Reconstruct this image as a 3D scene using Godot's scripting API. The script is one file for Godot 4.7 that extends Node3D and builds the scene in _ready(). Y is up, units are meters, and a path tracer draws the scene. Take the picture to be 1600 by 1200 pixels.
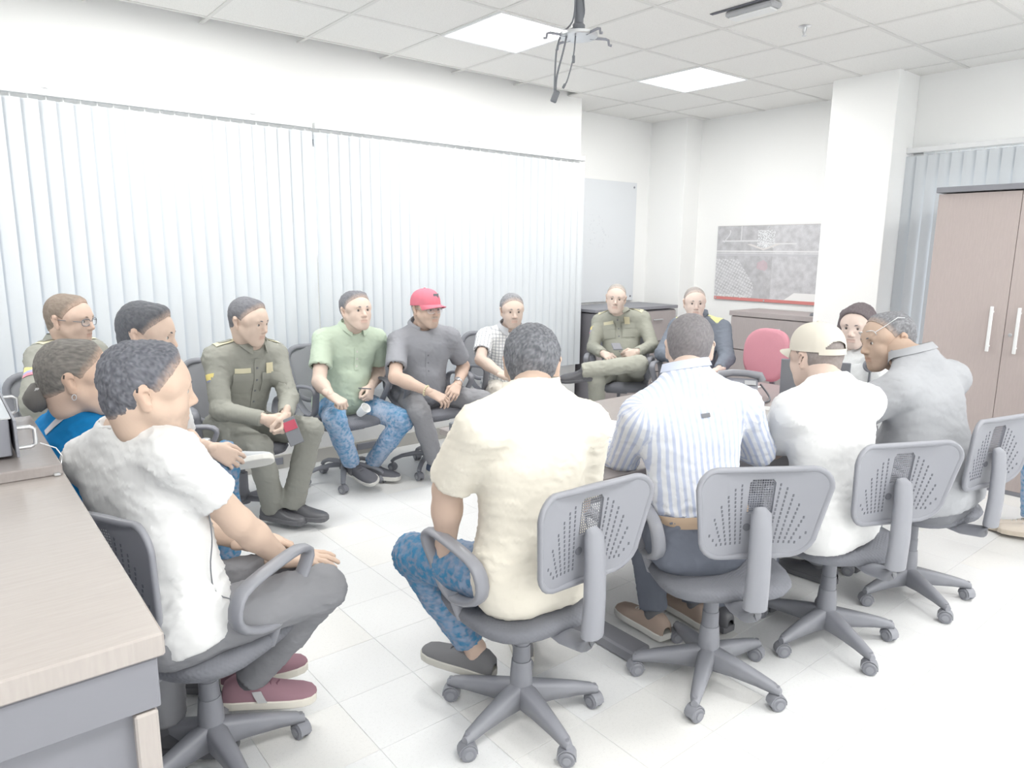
extends Node3D

const CEIL := 2.849
const TILE := 0.61
var M := {}
var names := {}
var geo_cache := {}


func _ready() -> void:
	# camera
	var cam := Camera3D.new()
	cam.name = "camera"
	cam.fov = 56.67
	cam.near = 0.05
	cam.far = 200.0
	cam.basis = Basis.from_euler(Vector3(-0.184, 0.88746, 0.0097))
	cam.position = Vector3(0, 1.52, 0)
	cam.current = true
	add_child(cam)
	# sky and exposure
	var env := Environment.new()
	env.background_mode = Environment.BG_SKY
	var sky := Sky.new()
	var sm := ProceduralSkyMaterial.new()
	sm.sky_top_color = Color(0.87, 0.91, 0.96)
	sm.sky_horizon_color = Color(0.95, 0.96, 0.98)
	sm.ground_bottom_color = Color(0.72, 0.72, 0.70)
	sm.ground_horizon_color = Color(0.85, 0.86, 0.86)
	sm.sky_energy_multiplier = 1.35
	sm.ground_energy_multiplier = 1.1
	sky.sky_material = sm
	env.sky = sky
	env.tonemap_mode = Environment.TONE_MAPPER_LINEAR
	env.tonemap_exposure = 1.13
	env.sdfgi_enabled = true
	env.ssao_enabled = true
	env.ssil_enabled = true
	var we := WorldEnvironment.new()
	we.name = "world_environment"
	we.environment = env
	add_child(we)
	# sun behind the blinds of the far right window
	var sun := DirectionalLight3D.new()
	sun.name = "sun"
	sun.light_energy = 1.6
	sun.light_color = Color(1.0, 0.98, 0.95)
	sun.light_angular_distance = 2.0
	sun.shadow_enabled = true
	sun.basis = Basis.looking_at(Vector3(0.12, -0.5, 0.86))
	add_child(sun)
	# ceiling panels (column, row of the ceiling grid) with their lights
	for s in [[0, 0], [0, 3], [0, -3], [0, -6], [6, 0], [6, 3], [6, -3], [6, -6], [11, 0], [11, 3], [11, -3], [11, -6]]:  # all but the first two are unseen panels added for fill light
		ceiling_light(s[0], s[1], 2.35)
	make_materials()
	build_room()
	build_furniture()
	build_people()
	build_small_things()


# ---------------------------------------------------------------- geometry
class Geo:
	var v := PackedVector3Array()
	var n := PackedVector3Array()
	var c := PackedColorArray()
	var uv := PackedVector2Array()
	var ix := PackedInt32Array()

	func quad(a: Vector3, b: Vector3, cc: Vector3, d: Vector3) -> void:  # counter-clockwise from outside
		var nn := (b - a).cross(d - a)
		if nn.length_squared() < 1e-16:
			nn = (cc - b).cross(d - b)
		nn = nn.normalized()
		var i := v.size()
		v.append_array([a, b, cc, d])
		n.append_array([nn, nn, nn, nn])
		ix.append_array([i, i + 2, i + 1, i, i + 3, i + 2])

	func tri(a: Vector3, b: Vector3, cc: Vector3) -> void:
		var nn := (b - a).cross(cc - a).normalized()
		var i := v.size()
		v.append_array([a, b, cc])
		n.append_array([nn, nn, nn])
		ix.append_array([i, i + 2, i + 1])

	func box(at: Vector3, size: Vector3, bev := 0.0, bs := Basis.IDENTITY) -> void:
		var h := size * 0.5
		var e := minf(bev, minf(h.x, minf(h.y, h.z)) * 0.9)
		var start := v.size()
		var P := func(sx, sy, sz, ax) -> Vector3:
			var q := Vector3(sx * h.x, sy * h.y, sz * h.z)
			if ax != 0: q.x -= sx * e
			if ax != 1: q.y -= sy * e
			if ax != 2: q.z -= sz * e
			return q
		for s in [-1, 1]:
			var a := [P.call(s, -1, -1, 0), P.call(s, 1, -1, 0), P.call(s, 1, 1, 0), P.call(s, -1, 1, 0)]
			if s < 0: a.reverse()
			quad(a[0], a[1], a[2], a[3])
			a = [P.call(-1, s, -1, 1), P.call(-1, s, 1, 1), P.call(1, s, 1, 1), P.call(1, s, -1, 1)]
			if s < 0: a.reverse()
			quad(a[0], a[1], a[2], a[3])
			a = [P.call(-1, -1, s, 2), P.call(1, -1, s, 2), P.call(1, 1, s, 2), P.call(-1, 1, s, 2)]
			if s < 0: a.reverse()
			quad(a[0], a[1], a[2], a[3])
		if e > 0.0:
			for s in [-1, 1]:
				for t in [-1, 1]:
					var q := [P.call(s, t, -1, 0), P.call(s, t, 1, 0), P.call(s, t, 1, 1), P.call(s, t, -1, 1)]
					if s * t < 0: q.reverse()
					q.reverse()
					quad(q[0], q[1], q[2], q[3])
					q = [P.call(s, -1, t, 0), P.call(s, 1, t, 0), P.call(s, 1, t, 2), P.call(s, -1, t, 2)]
					if s * t < 0: q.reverse()
					quad(q[0], q[1], q[2], q[3])
					q = [P.call(-1, s, t, 1), P.call(1, s, t, 1), P.call(1, s, t, 2), P.call(-1, s, t, 2)]
					if s * t < 0: q.reverse()
					q.reverse()
					quad(q[0], q[1], q[2], q[3])
					for w in [-1, 1]:
						var k := [P.call(s, t, w, 0), P.call(s, t, w, 1), P.call(s, t, w, 2)]
						if s * t * w < 0: k.reverse()
						tri(k[0], k[1], k[2])
		for i in range(start, v.size()):
			v[i] = at + bs * v[i]
			n[i] = bs * n[i]

	# round or flattened tube along points; up gives the direction of the second radius
	func tube(pts: Array, rad: Variant, sides := 8, closed := false, flat := 1.0, up := Vector3.ZERO) -> void:
		var cnt := pts.size()
		var start := v.size()
		var ref := up
		for i in cnt:
			var p: Vector3 = pts[i]
			var a: Vector3 = pts[(i - 1 + cnt) % cnt] if (closed or i > 0) else p
			var b: Vector3 = pts[(i + 1) % cnt] if (closed or i < cnt - 1) else p
			var d := (b - a).normalized()
			if ref == Vector3.ZERO:
				ref = Vector3.UP if absf(d.y) < 0.9 else Vector3.RIGHT
			var y := (ref - d * ref.dot(d)).normalized()
			if up == Vector3.ZERO:
				ref = y
			var x := d.cross(y)
			var r: float = rad if rad is float else rad[i]
			for k in sides:
				var t := TAU * k / sides
				v.append(p + x * (cos(t) * r) + y * (sin(t) * r * flat))
				n.append((x * cos(t) + y * (sin(t) / flat)).normalized())
		var rows := cnt if closed else cnt - 1
		for i in rows:
			var o := start + i * sides
			var q := start + ((i + 1) % cnt) * sides
			for k in sides:
				var k2 := (k + 1) % sides
				ix.append_array([o + k, o + k2, q + k2, o + k, q + k2, q + k])
		if not closed:
			for e in [0, cnt - 1]:
				var o2: int = start + e * sides
				var pp: Vector3 = pts[e]
				var dd: Vector3 = (pp - pts[1 if e == 0 else cnt - 2]).normalized()
				var ci := v.size()
				v.append(pp)
				n.append(dd)
				for k in sides:
					v.append(v[o2 + k])
					n.append(dd)
				for k in sides:
					var i1 := ci + 1 + k
					var i2 := ci + 1 + (k + 1) % sides
					if e == 0:
						ix.append_array([ci, i2, i1])
					else:
						ix.append_array([ci, i1, i2])

	func lathe(prof: Array, segs := 16, xf := Transform3D.IDENTITY) -> void:  # Vector2(radius, height) from bottom to top
		for i in prof.size() - 1:
			var a: Vector2 = prof[i]
			var b: Vector2 = prof[i + 1]
			var t := b - a
			if t.length() < 1e-6:
				continue
			var nr := Vector2(t.y, -t.x).normalized()
			var s := v.size()
			for k in segs + 1:
				var w := TAU * k / segs
				var dir := Vector3(cos(w), 0, sin(w))
				var nn := xf.basis * (dir * nr.x + Vector3.UP * nr.y)
				v.append(xf * (dir * a.x + Vector3.UP * a.y))
				v.append(xf * (dir * b.x + Vector3.UP * b.y))
				n.append(nn)
				n.append(nn)
			for k in segs:
				var o := s + k * 2
				ix.append_array([o, o + 2, o + 1, o + 2, o + 3, o + 1])

	func ball(at: Vector3, r: Vector3, seg := 12, bs := Basis.IDENTITY) -> void:
		var s := v.size()
		var rows: int = maxi(4, seg / 2)
		for i in rows + 1:
			var th := PI * i / rows
			for k in seg + 1:
				var ph := TAU * k / seg
				var d := Vector3(sin(th) * cos(ph), cos(th), sin(th) * sin(ph))
				v.append(at + bs * (d * r))
				n.append((bs * (d / r)).normalized())
		for i in rows:
			for k in seg:
				var o := s + i * (seg + 1) + k
				var q := o + seg + 1
				ix.append_array([o, q, o + 1, q, q + 1, o + 1])

	func extrude(poly: PackedVector2Array, depth: float, xf := Transform3D.IDENTITY, bev := 0.0) -> void:
		if Geometry2D.is_polygon_clockwise(poly):
			poly = poly.duplicate()
			poly.reverse()
		var inner := poly
		if bev > 0.0:
			var off := Geometry2D.offset_polygon(poly, -bev, Geometry2D.JOIN_MITER)
			if off.size() == 1 and off[0].size() == poly.size():
				# match the start of the inset outline with the outer one
				var best := 0
				for i in poly.size():
					if off[0][i].distance_squared_to(poly[0]) < off[0][best].distance_squared_to(poly[0]):
						best = i
				inner = PackedVector2Array()
				for i in poly.size():
					inner.append(off[0][(i + best) % poly.size()])
			else:
				bev = 0.0
		var start := v.size()
		var h := depth * 0.5
		var tr := Geometry2D.triangulate_polygon(inner)
		for i in range(0, tr.size(), 3):
			var a := inner[tr[i]]
			var b := inner[tr[i + 1]]
			var cc := inner[tr[i + 2]]
			if (b - a).cross(cc - a) < 0:
				var tmp := b
				b = cc
				cc = tmp
			tri(Vector3(a.x, a.y, h), Vector3(b.x, b.y, h), Vector3(cc.x, cc.y, h))
			tri(Vector3(a.x, a.y, -h), Vector3(cc.x, cc.y, -h), Vector3(b.x, b.y, -h))
		for i in poly.size():
			var j := (i + 1) % poly.size()
			var a := poly[i]
			var b := poly[j]
			quad(Vector3(a.x, a.y, -h + bev), Vector3(b.x, b.y, -h + bev), Vector3(b.x, b.y, h - bev), Vector3(a.x, a.y, h - bev))
			if bev > 0.0:
				var a2 := inner[i]
				var b2 := inner[j]
				quad(Vector3(a.x, a.y, h - bev), Vector3(b.x, b.y, h - bev), Vector3(b2.x, b2.y, h), Vector3(a2.x, a2.y, h))
				quad(Vector3(a2.x, a2.y, -h), Vector3(b2.x, b2.y, -h), Vector3(b.x, b.y, -h + bev), Vector3(a.x, a.y, -h + bev))
		for i in range(start, v.size()):
			v[i] = xf * v[i]
			n[i] = (xf.basis * n[i]).normalized()

	# smooth sheet: points[row][column], closed round the columns if asked
	func sheet(rows: Array, wrap := false, thick := 0.0) -> void:
		var nr := rows.size()
		var nc: int = rows[0].size()
		var s := v.size()
		for r in nr:
			for q in nc:
				v.append(rows[r][q])
				n.append(Vector3.ZERO)
				uv.append(Vector2(float(q) / (nc - 1), 1.0 - float(r) / (nr - 1)))
		var lim := nc if wrap else nc - 1
		var i0 := ix.size()
		for r in nr - 1:
			for q in lim:
				var a := s + r * nc + q
				var b := s + r * nc + (q + 1) % nc
				ix.append_array([a, b + nc, b, a, a + nc, b + nc])
		smooth(s, i0)
		if thick != 0.0:
			var s2 := v.size()
			for i in range(s, s2):
				v.append(v[i] - n[i] * thick)
				n.append(-n[i])
				uv.append(uv[i])
			var top := ix.size()
			for t in range(i0, top, 3):
				ix.append_array([ix[t] - s + s2, ix[t + 2] - s + s2, ix[t + 1] - s + s2])
			var rim := []
			if not wrap:
				for q in nc: rim.append(q)
				for r in range(1, nr): rim.append(r * nc + nc - 1)
				for q in range(nc - 2, -1, -1): rim.append((nr - 1) * nc + q)
				for r in range(nr - 2, 0, -1): rim.append(r * nc)
			for i in rim.size():
				var a2: int = rim[i]
				var b2: int = rim[(i + 1) % rim.size()]
				quad(v[s + a2], v[s2 + a2], v[s2 + b2], v[s + b2])
				for k in 4: uv.append(Vector2.ZERO)

	func smooth(from := 0, i0 := 0) -> void:
		for i in range(from, n.size()):
			n[i] = Vector3.ZERO
		for t in range(i0, ix.size(), 3):
			var a := ix[t]
			var b := ix[t + 1]
			var cc := ix[t + 2]
			var f := (v[cc] - v[a]).cross(v[b] - v[a])
			n[a] += f
			n[b] += f
			n[cc] += f
		for i in range(from, n.size()):
			n[i] = n[i].normalized()

	func add(g: Geo, xf := Transform3D.IDENTITY, tint := Color.WHITE) -> void:
		var s := v.size()
		var flip := xf.basis.determinant() < 0.0
		while c.size() < s and g.c.size() > 0:
			c.append(Color.WHITE)
		for i in g.v.size():
			v.append(xf * g.v[i])
			n.append((xf.basis * g.n[i]).normalized())
			if g.c.size() > 0:
				c.append(g.c[i] * tint)
			elif c.size() > 0 or tint != Color.WHITE:
				while c.size() < s + i:
					c.append(Color.WHITE)
				c.append(tint)
		for t in range(0, g.ix.size(), 3):
			if flip:
				ix.append_array([s + g.ix[t], s + g.ix[t + 2], s + g.ix[t + 1]])
			else:
				ix.append_array([s + g.ix[t], s + g.ix[t + 1], s + g.ix[t + 2]])

	func mesh() -> ArrayMesh:
		var a := []
		a.resize(Mesh.ARRAY_MAX)
		a[Mesh.ARRAY_VERTEX] = v
		a[Mesh.ARRAY_NORMAL] = n
		a[Mesh.ARRAY_INDEX] = ix
		if c.size() == v.size() and c.size() > 0:
			a[Mesh.ARRAY_COLOR] = c
		if uv.size() == v.size():
			a[Mesh.ARRAY_TEX_UV] = uv
		var m := ArrayMesh.new()
		m.add_surface_from_arrays(Mesh.PRIMITIVE_TRIANGLES, a)
		return m


# distance field on a grid, meshed as surface nets
class Sdf:
	var o: Vector3
	var cl: float
	var nx: int
	var ny: int
	var nz: int
	var F := PackedFloat32Array()

	func _init(lo: Vector3, hi: Vector3, cell: float) -> void:
		cl = cell
		o = lo
		nx = int(ceil((hi.x - lo.x) / cell)) + 2
		ny = int(ceil((hi.y - lo.y) / cell)) + 2
		nz = int(ceil((hi.z - lo.z) / cell)) + 2
		F.resize(nx * ny * nz)
		F.fill(1000.0)

	# tapered capsule, joined with smooth minimum k; flattened s times along ax; neg carves it out
	# flat ends the capsule squarely at b
	func cap(a: Vector3, b: Vector3, ra: float, rb: float, k: float, ax := Vector3.ZERO, s := 1.0, neg := false, flat := false) -> void:
		var m := maxf(ra, rb) + k + cl * 2.0
		var lo := (a.min(b) - Vector3.ONE * m - o) / cl
		var hi := (a.max(b) + Vector3.ONE * m - o) / cl
		var i0 := maxi(0, int(lo.x))
		var j0 := maxi(0, int(lo.y))
		var k0 := maxi(0, int(lo.z))
		var i1 := mini(nx - 1, int(hi.x) + 1)
		var j1 := mini(ny - 1, int(hi.y) + 1)
		var k1 := mini(nz - 1, int(hi.z) + 1)
		var ba := b - a
		var inv := 1.0 / maxf(ba.length_squared(), 1e-9)
		var rd := rb - ra
		var fl := s != 1.0
		var s1 := s - 1.0
		var kk := 0.25 / k
		var rmax := m - cl
		var ln := ba.length()
		for z in range(k0, k1 + 1):
			for y in range(j0, j1 + 1):
				var id := (z * ny + y) * nx + i0
				var p := Vector3(o.x + i0 * cl, o.y + y * cl, o.z + z * cl) - a
				for x in range(i0, i1 + 1):
					var t := clampf(p.dot(ba) * inv, 0.0, 1.0)
					var q := p - ba * t
					if fl:
						q += ax * (q.dot(ax) * s1)
					var d := q.length() - ra - rd * t
					if flat and t >= 1.0:
						var over := p.dot(ba) * inv - 1.0
						q -= ba * over
						d = maxf(q.length() - rb, over * ln)
					if neg:
						d = -d
						var f := F[id]
						var h := maxf(k - absf(f - d), 0.0)
						F[id] = maxf(f, d) + h * h * kk
					elif d < rmax:
						var f := F[id]
						var h := maxf(k - absf(f - d), 0.0)
						F[id] = minf(f, d) - h * h * kk
					id += 1
					p.x += cl

	func cut(nrm: Vector3, d: float, at := Vector3.ZERO, within := 1000.0) -> void:
		var id := 0
		var w2 := within * within
		for z in nz:
			for y in ny:
				var p := Vector3(o.x, o.y + y * cl, o.z + z * cl)
				for x in nx:
					if F[id] < 0.06:
						if within > 100.0 or p.distance_squared_to(at) < w2:
							var e := nrm.dot(p) - d
							if e > F[id]:
								F[id] = e
					id += 1
					p.x += cl

	func mesh() -> Geo:
		var g := Geo.new()
		var lim := cl * 2.2
		var at := PackedInt32Array()
		at.resize(nx * ny * nz)
		at.fill(-1)
		var sy := nx
		var sz := nx * ny
		var off := PackedInt32Array([0, 1, sy, sy + 1, sz, sz + 1, sz + sy, sz + sy + 1])
		var ea := PackedInt32Array([0, 2, 4, 6, 0, 1, 4, 5, 0, 1, 2, 3])
		var eb := PackedInt32Array([1, 3, 5, 7, 2, 3, 6, 7, 4, 5, 6, 7])
		var cp: Array[Vector3] = []
		for i in 8:
			cp.append(Vector3(i & 1, (i >> 1) & 1, (i >> 2) & 1))
		var cellsl := PackedInt32Array()
		for z in nz - 1:
			for y in ny - 1:
				var id := z * sz + y * sy
				for x in nx - 1:
					var f0 := F[id]
					if f0 < lim and f0 > -lim:
						var neg := f0 < 0.0
						if (F[id + 1] < 0.0) != neg or (F[id + sy] < 0.0) != neg or (F[id + sz] < 0.0) != neg or (F[id + sy + 1] < 0.0) != neg or (F[id + sz + 1] < 0.0) != neg or (F[id + sz + sy] < 0.0) != neg or (F[id + sz + sy + 1] < 0.0) != neg:
							var sum := Vector3.ZERO
							var cnt := 0
							for e in 12:
								var fa := F[id + off[ea[e]]]
								var fb := F[id + off[eb[e]]]
								if (fa < 0.0) != (fb < 0.0):
									sum += cp[ea[e]].lerp(cp[eb[e]], fa / (fa - fb))
									cnt += 1
							at[id] = g.v.size()
							g.v.append(o + (Vector3(x, y, z) + sum / cnt) * cl)
							g.n.append(Vector3.ZERO)
							cellsl.append(id)
					id += 1
		for id in cellsl:
			var neg := F[id] < 0.0
			for ax in 3:
				var st: int = [1, sy, sz][ax]
				if (F[id + st] < 0.0) != neg:
					var u: int = [sy, sz, 1][ax]
					var w: int = [sz, 1, sy][ax]
					if id - u - w < 0:
						continue
					var a := at[id]
					var b := at[id - u]
					var c2 := at[id - u - w]
					var d := at[id - w]
					if b < 0 or c2 < 0 or d < 0:
						continue
					if neg:
						g.ix.append_array([a, c2, b, a, d, c2])
					else:
						g.ix.append_array([a, b, c2, a, c2, d])
		g.smooth()
		return g


# ---------------------------------------------------------------- scene helpers
func numbered(parent: Node, called: String) -> String:
	var key := str(parent.get_instance_id()) + called
	var k: int = names.get(key, 0)
	names[key] = k + 1
	return called if k == 0 else "%s_%03d" % [called, k]


func thing(called: String, label: String, category: String, at := Vector3.ZERO, turn := 0.0, group := "") -> Node3D:
	var o := Node3D.new()
	o.name = numbered(self, called)
	o.position = at
	o.rotation.y = turn
	add_child(o)
	o.set_meta("label", label)
	o.set_meta("category", category)
	if group != "":
		o.set_meta("group", group)
	return o


func structure(called: String) -> Node3D:
	var o := Node3D.new()
	o.name = called
	add_child(o)
	o.set_meta("kind", "structure")
	return o


func part(parent: Node, called: String, g: Variant, m: Material, label := "") -> MeshInstance3D:
	var o := MeshInstance3D.new()
	o.name = numbered(parent, called)
	o.mesh = g.mesh() if g is Geo else g
	o.material_override = m
	parent.add_child(o)
	if label != "":
		o.set_meta("label", label)
	return o


func single(called: String, g: Variant, m: Material, label: String, category: String, at := Vector3.ZERO, turn := 0.0, group := "") -> MeshInstance3D:
	var o := part(self, called, g, m, label)
	o.position = at
	o.rotation.y = turn
	o.set_meta("category", category)
	if group != "":
		o.set_meta("group", group)
	return o


func bx(size: Vector3, at := Vector3.ZERO, bev := 0.003) -> Geo:
	var g := Geo.new()
	g.box(at, size, bev)
	return g


func facing(f: Vector3) -> float:  # turn about y that brings -z to f
	return atan2(-f.x, -f.z)


func lin(r: float, gg: float, b: float) -> Color:
	return Color(r, gg, b).linear_to_srgb()


func hexm(called: String, col: Color, rough := 0.6, metal := 0.0, spec := 0.5) -> StandardMaterial3D:
	var m := StandardMaterial3D.new()
	m.resource_name = called
	m.albedo_color = col
	m.roughness = rough
	m.metallic = metal
	m.metallic_specular = spec
	M[called] = m
	return m


func noise(freq: float, sd: int, oct := 3) -> FastNoiseLite:
	var nz := FastNoiseLite.new()
	nz.seed = sd
	nz.frequency = freq
	nz.fractal_octaves = oct
	nz.noise_type = FastNoiseLite.TYPE_SIMPLEX_SMOOTH
	return nz


func tex(w: int, h: int, fn: Callable) -> ImageTexture:
	var im := Image.create(w, h, false, Image.FORMAT_RGB8)
	for y in h:
		for x in w:
			im.set_pixel(x, y, fn.call(x, y))
	return ImageTexture.create_from_image(im)


func bump(w: int, h: int, strength: float, fn: Callable) -> ImageTexture:
	var im := Image.create(w, h, false, Image.FORMAT_RGB8)
	for y in h:
		for x in w:
			var f: float = fn.call(x, y)
			im.set_pixel(x, y, Color(f, f, f))
	im.convert(Image.FORMAT_RGBA8)
	im.bump_map_to_normal_map(strength)
	return ImageTexture.create_from_image(im)


func ring(x: float, period: float) -> Vector2:
	return Vector2(cos(TAU * x / period), sin(TAU * x / period))


# noise that repeats after w, h pixels
func tiled(nz: FastNoiseLite, x: int, y: int, w: int, h: int, fx: float, fy: float) -> float:
	var a := ring(x, w) * fx
	var b := ring(y, h) * fy
	return nz.get_noise_3d(a.x + 3.1 * b.x, a.y + 1.7 * b.y, b.x - b.y * 1.3 + a.x * 0.3) * 0.5 + 0.5


# ---------------------------------------------------------------- materials
func make_materials() -> void:
	hexm("wall paint", Color("fafbfb"), 0.75)
	hexm("ceiling bar", Color("e4e4e2"), 0.6)
	hexm("rail white", Color("eef0f2"), 0.45)
	hexm("baseboard vinyl", Color("c9c7c2"), 0.55)
	var nz := noise(1.0, 7)
	var nz2 := noise(1.0, 21)
	# mineral fibre ceiling tile: pinholes and fissures
	var ct := hexm("ceiling tile", Color.WHITE, 0.9)
	ct.albedo_texture = tex(256, 256, func(x, y):
		var f := nz.get_noise_2d(x * 0.23, y * 0.23) + 0.5 * nz2.get_noise_2d(x * 0.6, y * 0.6)
		var k := 0.955 - 0.11 * smoothstep(0.32, 0.62, f)
		return Color(k, k, k * 0.99))
	ct.uv1_triplanar = true
	ct.uv1_world_triplanar = true
	ct.uv1_scale = Vector3.ONE * 2.6
	# vinyl floor tile with a fine fleck
	for i in 3:
		var fm := hexm("floor tile %d" % i, Color(0.99, 0.995, 1.0) if i == 0 else (Color(0.985, 0.99, 0.995) if i == 1 else Color(0.99, 0.99, 0.985)), 0.32, 0.0, 0.4)
		if i == 0:
			fm.albedo_texture = tex(256, 256, func(x, y):
				var f := nz.get_noise_2d(x * 0.35 + 90, y * 0.35) + 0.6 * nz2.get_noise_2d(x * 0.08, y * 0.08 + 40)
				var k := 0.945 - 0.05 * smoothstep(0.25, 0.7, f) + 0.008 * f
				return Color(k, k, k))
		else:
			fm.albedo_texture = M["floor tile 0"].albedo_texture
		fm.uv1_triplanar = true
		fm.uv1_world_triplanar = true
		fm.uv1_scale = Vector3.ONE * 3.1
	hexm("floor joint", Color("e2e3e3"), 0.7)
	var sl := hexm("blind fabric", Color("e0e5ea"), 0.8)
	sl.backlight_enabled = true
	sl.backlight = Color(0.45, 0.47, 0.49)
	sl.normal_enabled = true
	sl.normal_texture = bump(64, 64, 2.0, func(x, y): return 0.5 + 0.3 * nz.get_noise_2d(x * 2.0, y * 0.4))
	sl.normal_scale = 0.25
	sl.uv1_triplanar = true
	sl.uv1_scale = Vector3.ONE * 14.0
	var gl := hexm("window glass", Color(0.9, 0.95, 0.97, 0.08), 0.05)
	gl.transparency = BaseMaterial3D.TRANSPARENCY_ALPHA
	hexm("aluminium", Color("c4c8cc"), 0.4, 0.7)
	var lp := hexm("light diffuser", Color.WHITE, 0.5)
	lp.emission_enabled = true
	lp.emission = Color(1.0, 1.0, 0.99)
	lp.emission_energy_multiplier = 1.6
	# wood laminates
	for w in [["cabinet wood", Color("c4b9b7"), 0.42], ["desk wood", Color("b4aeab"), 0.22], ["table wood", Color("a39d9c"), 0.25], ["dark wood", Color("8f8e95"), 0.45], ["drawer wood", Color("b5aeaf"), 0.4]]:
		var wm := hexm(w[0], w[1], w[2])
		if not M.has("grain"):
			M["grain"] = tex(256, 256, func(x, y):
				var f := nz.get_noise_2d(x * 0.9, y * 0.035) * 0.6 + nz2.get_noise_2d(x * 0.22, y * 0.012 + 30) * 0.7
				var k := 0.965 + 0.028 * f
				return Color(k, k * 0.995, k * 0.99))
		wm.albedo_texture = M["grain"]
		wm.uv1_triplanar = true
		wm.uv1_scale = Vector3.ONE * 2.0
	hexm("dark edge", Color("8d8e95"), 0.5)
	hexm("panel grey", Color("82838b"), 0.55)
	hexm("steel", Color("d9dbde"), 0.28, 0.85)
	hexm("white metal", Color("eceeef"), 0.4)
	# plastics and fabrics of the chairs
	hexm("chair plastic", Color("93959d"), 0.42)
	hexm("chair plastic dark", Color("888a92"), 0.45)
	hexm("chair hole", Color("6d6f77"), 0.8)
	hexm("caster rim", Color("a9abb0"), 0.4)
	var cf := hexm("chair fabric", Color("7d7f87"), 0.95)
	cf.normal_enabled = true
	cf.normal_texture = bump(64, 64, 3.0, func(x, y): return 0.5 + 0.25 * sin(x * PI / 4) * sin(y * PI / 4) + 0.2 * nz.get_noise_2d(x * 3.0, y * 3.0))
	cf.normal_scale = 0.5
	cf.uv1_triplanar = true
	cf.uv1_scale = Vector3.ONE * 9.0
	var rf := hexm("red fabric", Color("d093a0"), 0.95)
	rf.normal_enabled = true
	rf.normal_texture = cf.normal_texture
	rf.normal_scale = 0.4
	rf.uv1_triplanar = true
	rf.uv1_scale = Vector3.ONE * 9.0
	hexm("equipment grey", Color("8d8f98"), 0.45)
	hexm("rack lid", Color("b4b6ba"), 0.4)
	var bn := hexm("back net", Color("9a9ca2"), 0.8)
	bn.backlight_enabled = true
	bn.backlight = Color(0.2, 0.2, 0.2)
	hexm("laptop shell", Color("858891"), 0.4)
	hexm("gold braid", Color("d6d1b6"), 0.7)
	hexm("paper", Color("f7f8f8"), 0.85)
	hexm("black plastic", Color("75787f"), 0.4)


# ---------------------------------------------------------------- room
func ceiling_light(u: int, w: int, energy: float) -> void:
	var x := -4.006 + TILE * (u + 0.5)
	var z := -2.66 - TILE * (w + 0.5)
	var lab := "unseen square ceiling light panel, added for fill light"
	if u == 0 and w == 0: lab = "larger square ceiling light panel left of the projector bracket"
	if u == 0 and w == 3: lab = "smaller square ceiling light panel right of the projector bracket"
	var t := thing("ceiling_light", lab, "ceiling light", Vector3(x, CEIL, z), 0.0, "square light panels in the ceiling grid")
	var a := AreaLight3D.new()
	a.name = "panel_light"
	a.area_size = Vector2(0.58, 0.58)
	a.light_energy = energy
	a.light_color = Color(1.0, 0.995, 0.98)
	a.shadow_enabled = true
	a.area_range = 12.0
	a.rotation.x = -PI / 2
	a.position.y = -0.012
	t.add_child(a)
	t.set_meta("fit", true)


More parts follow.
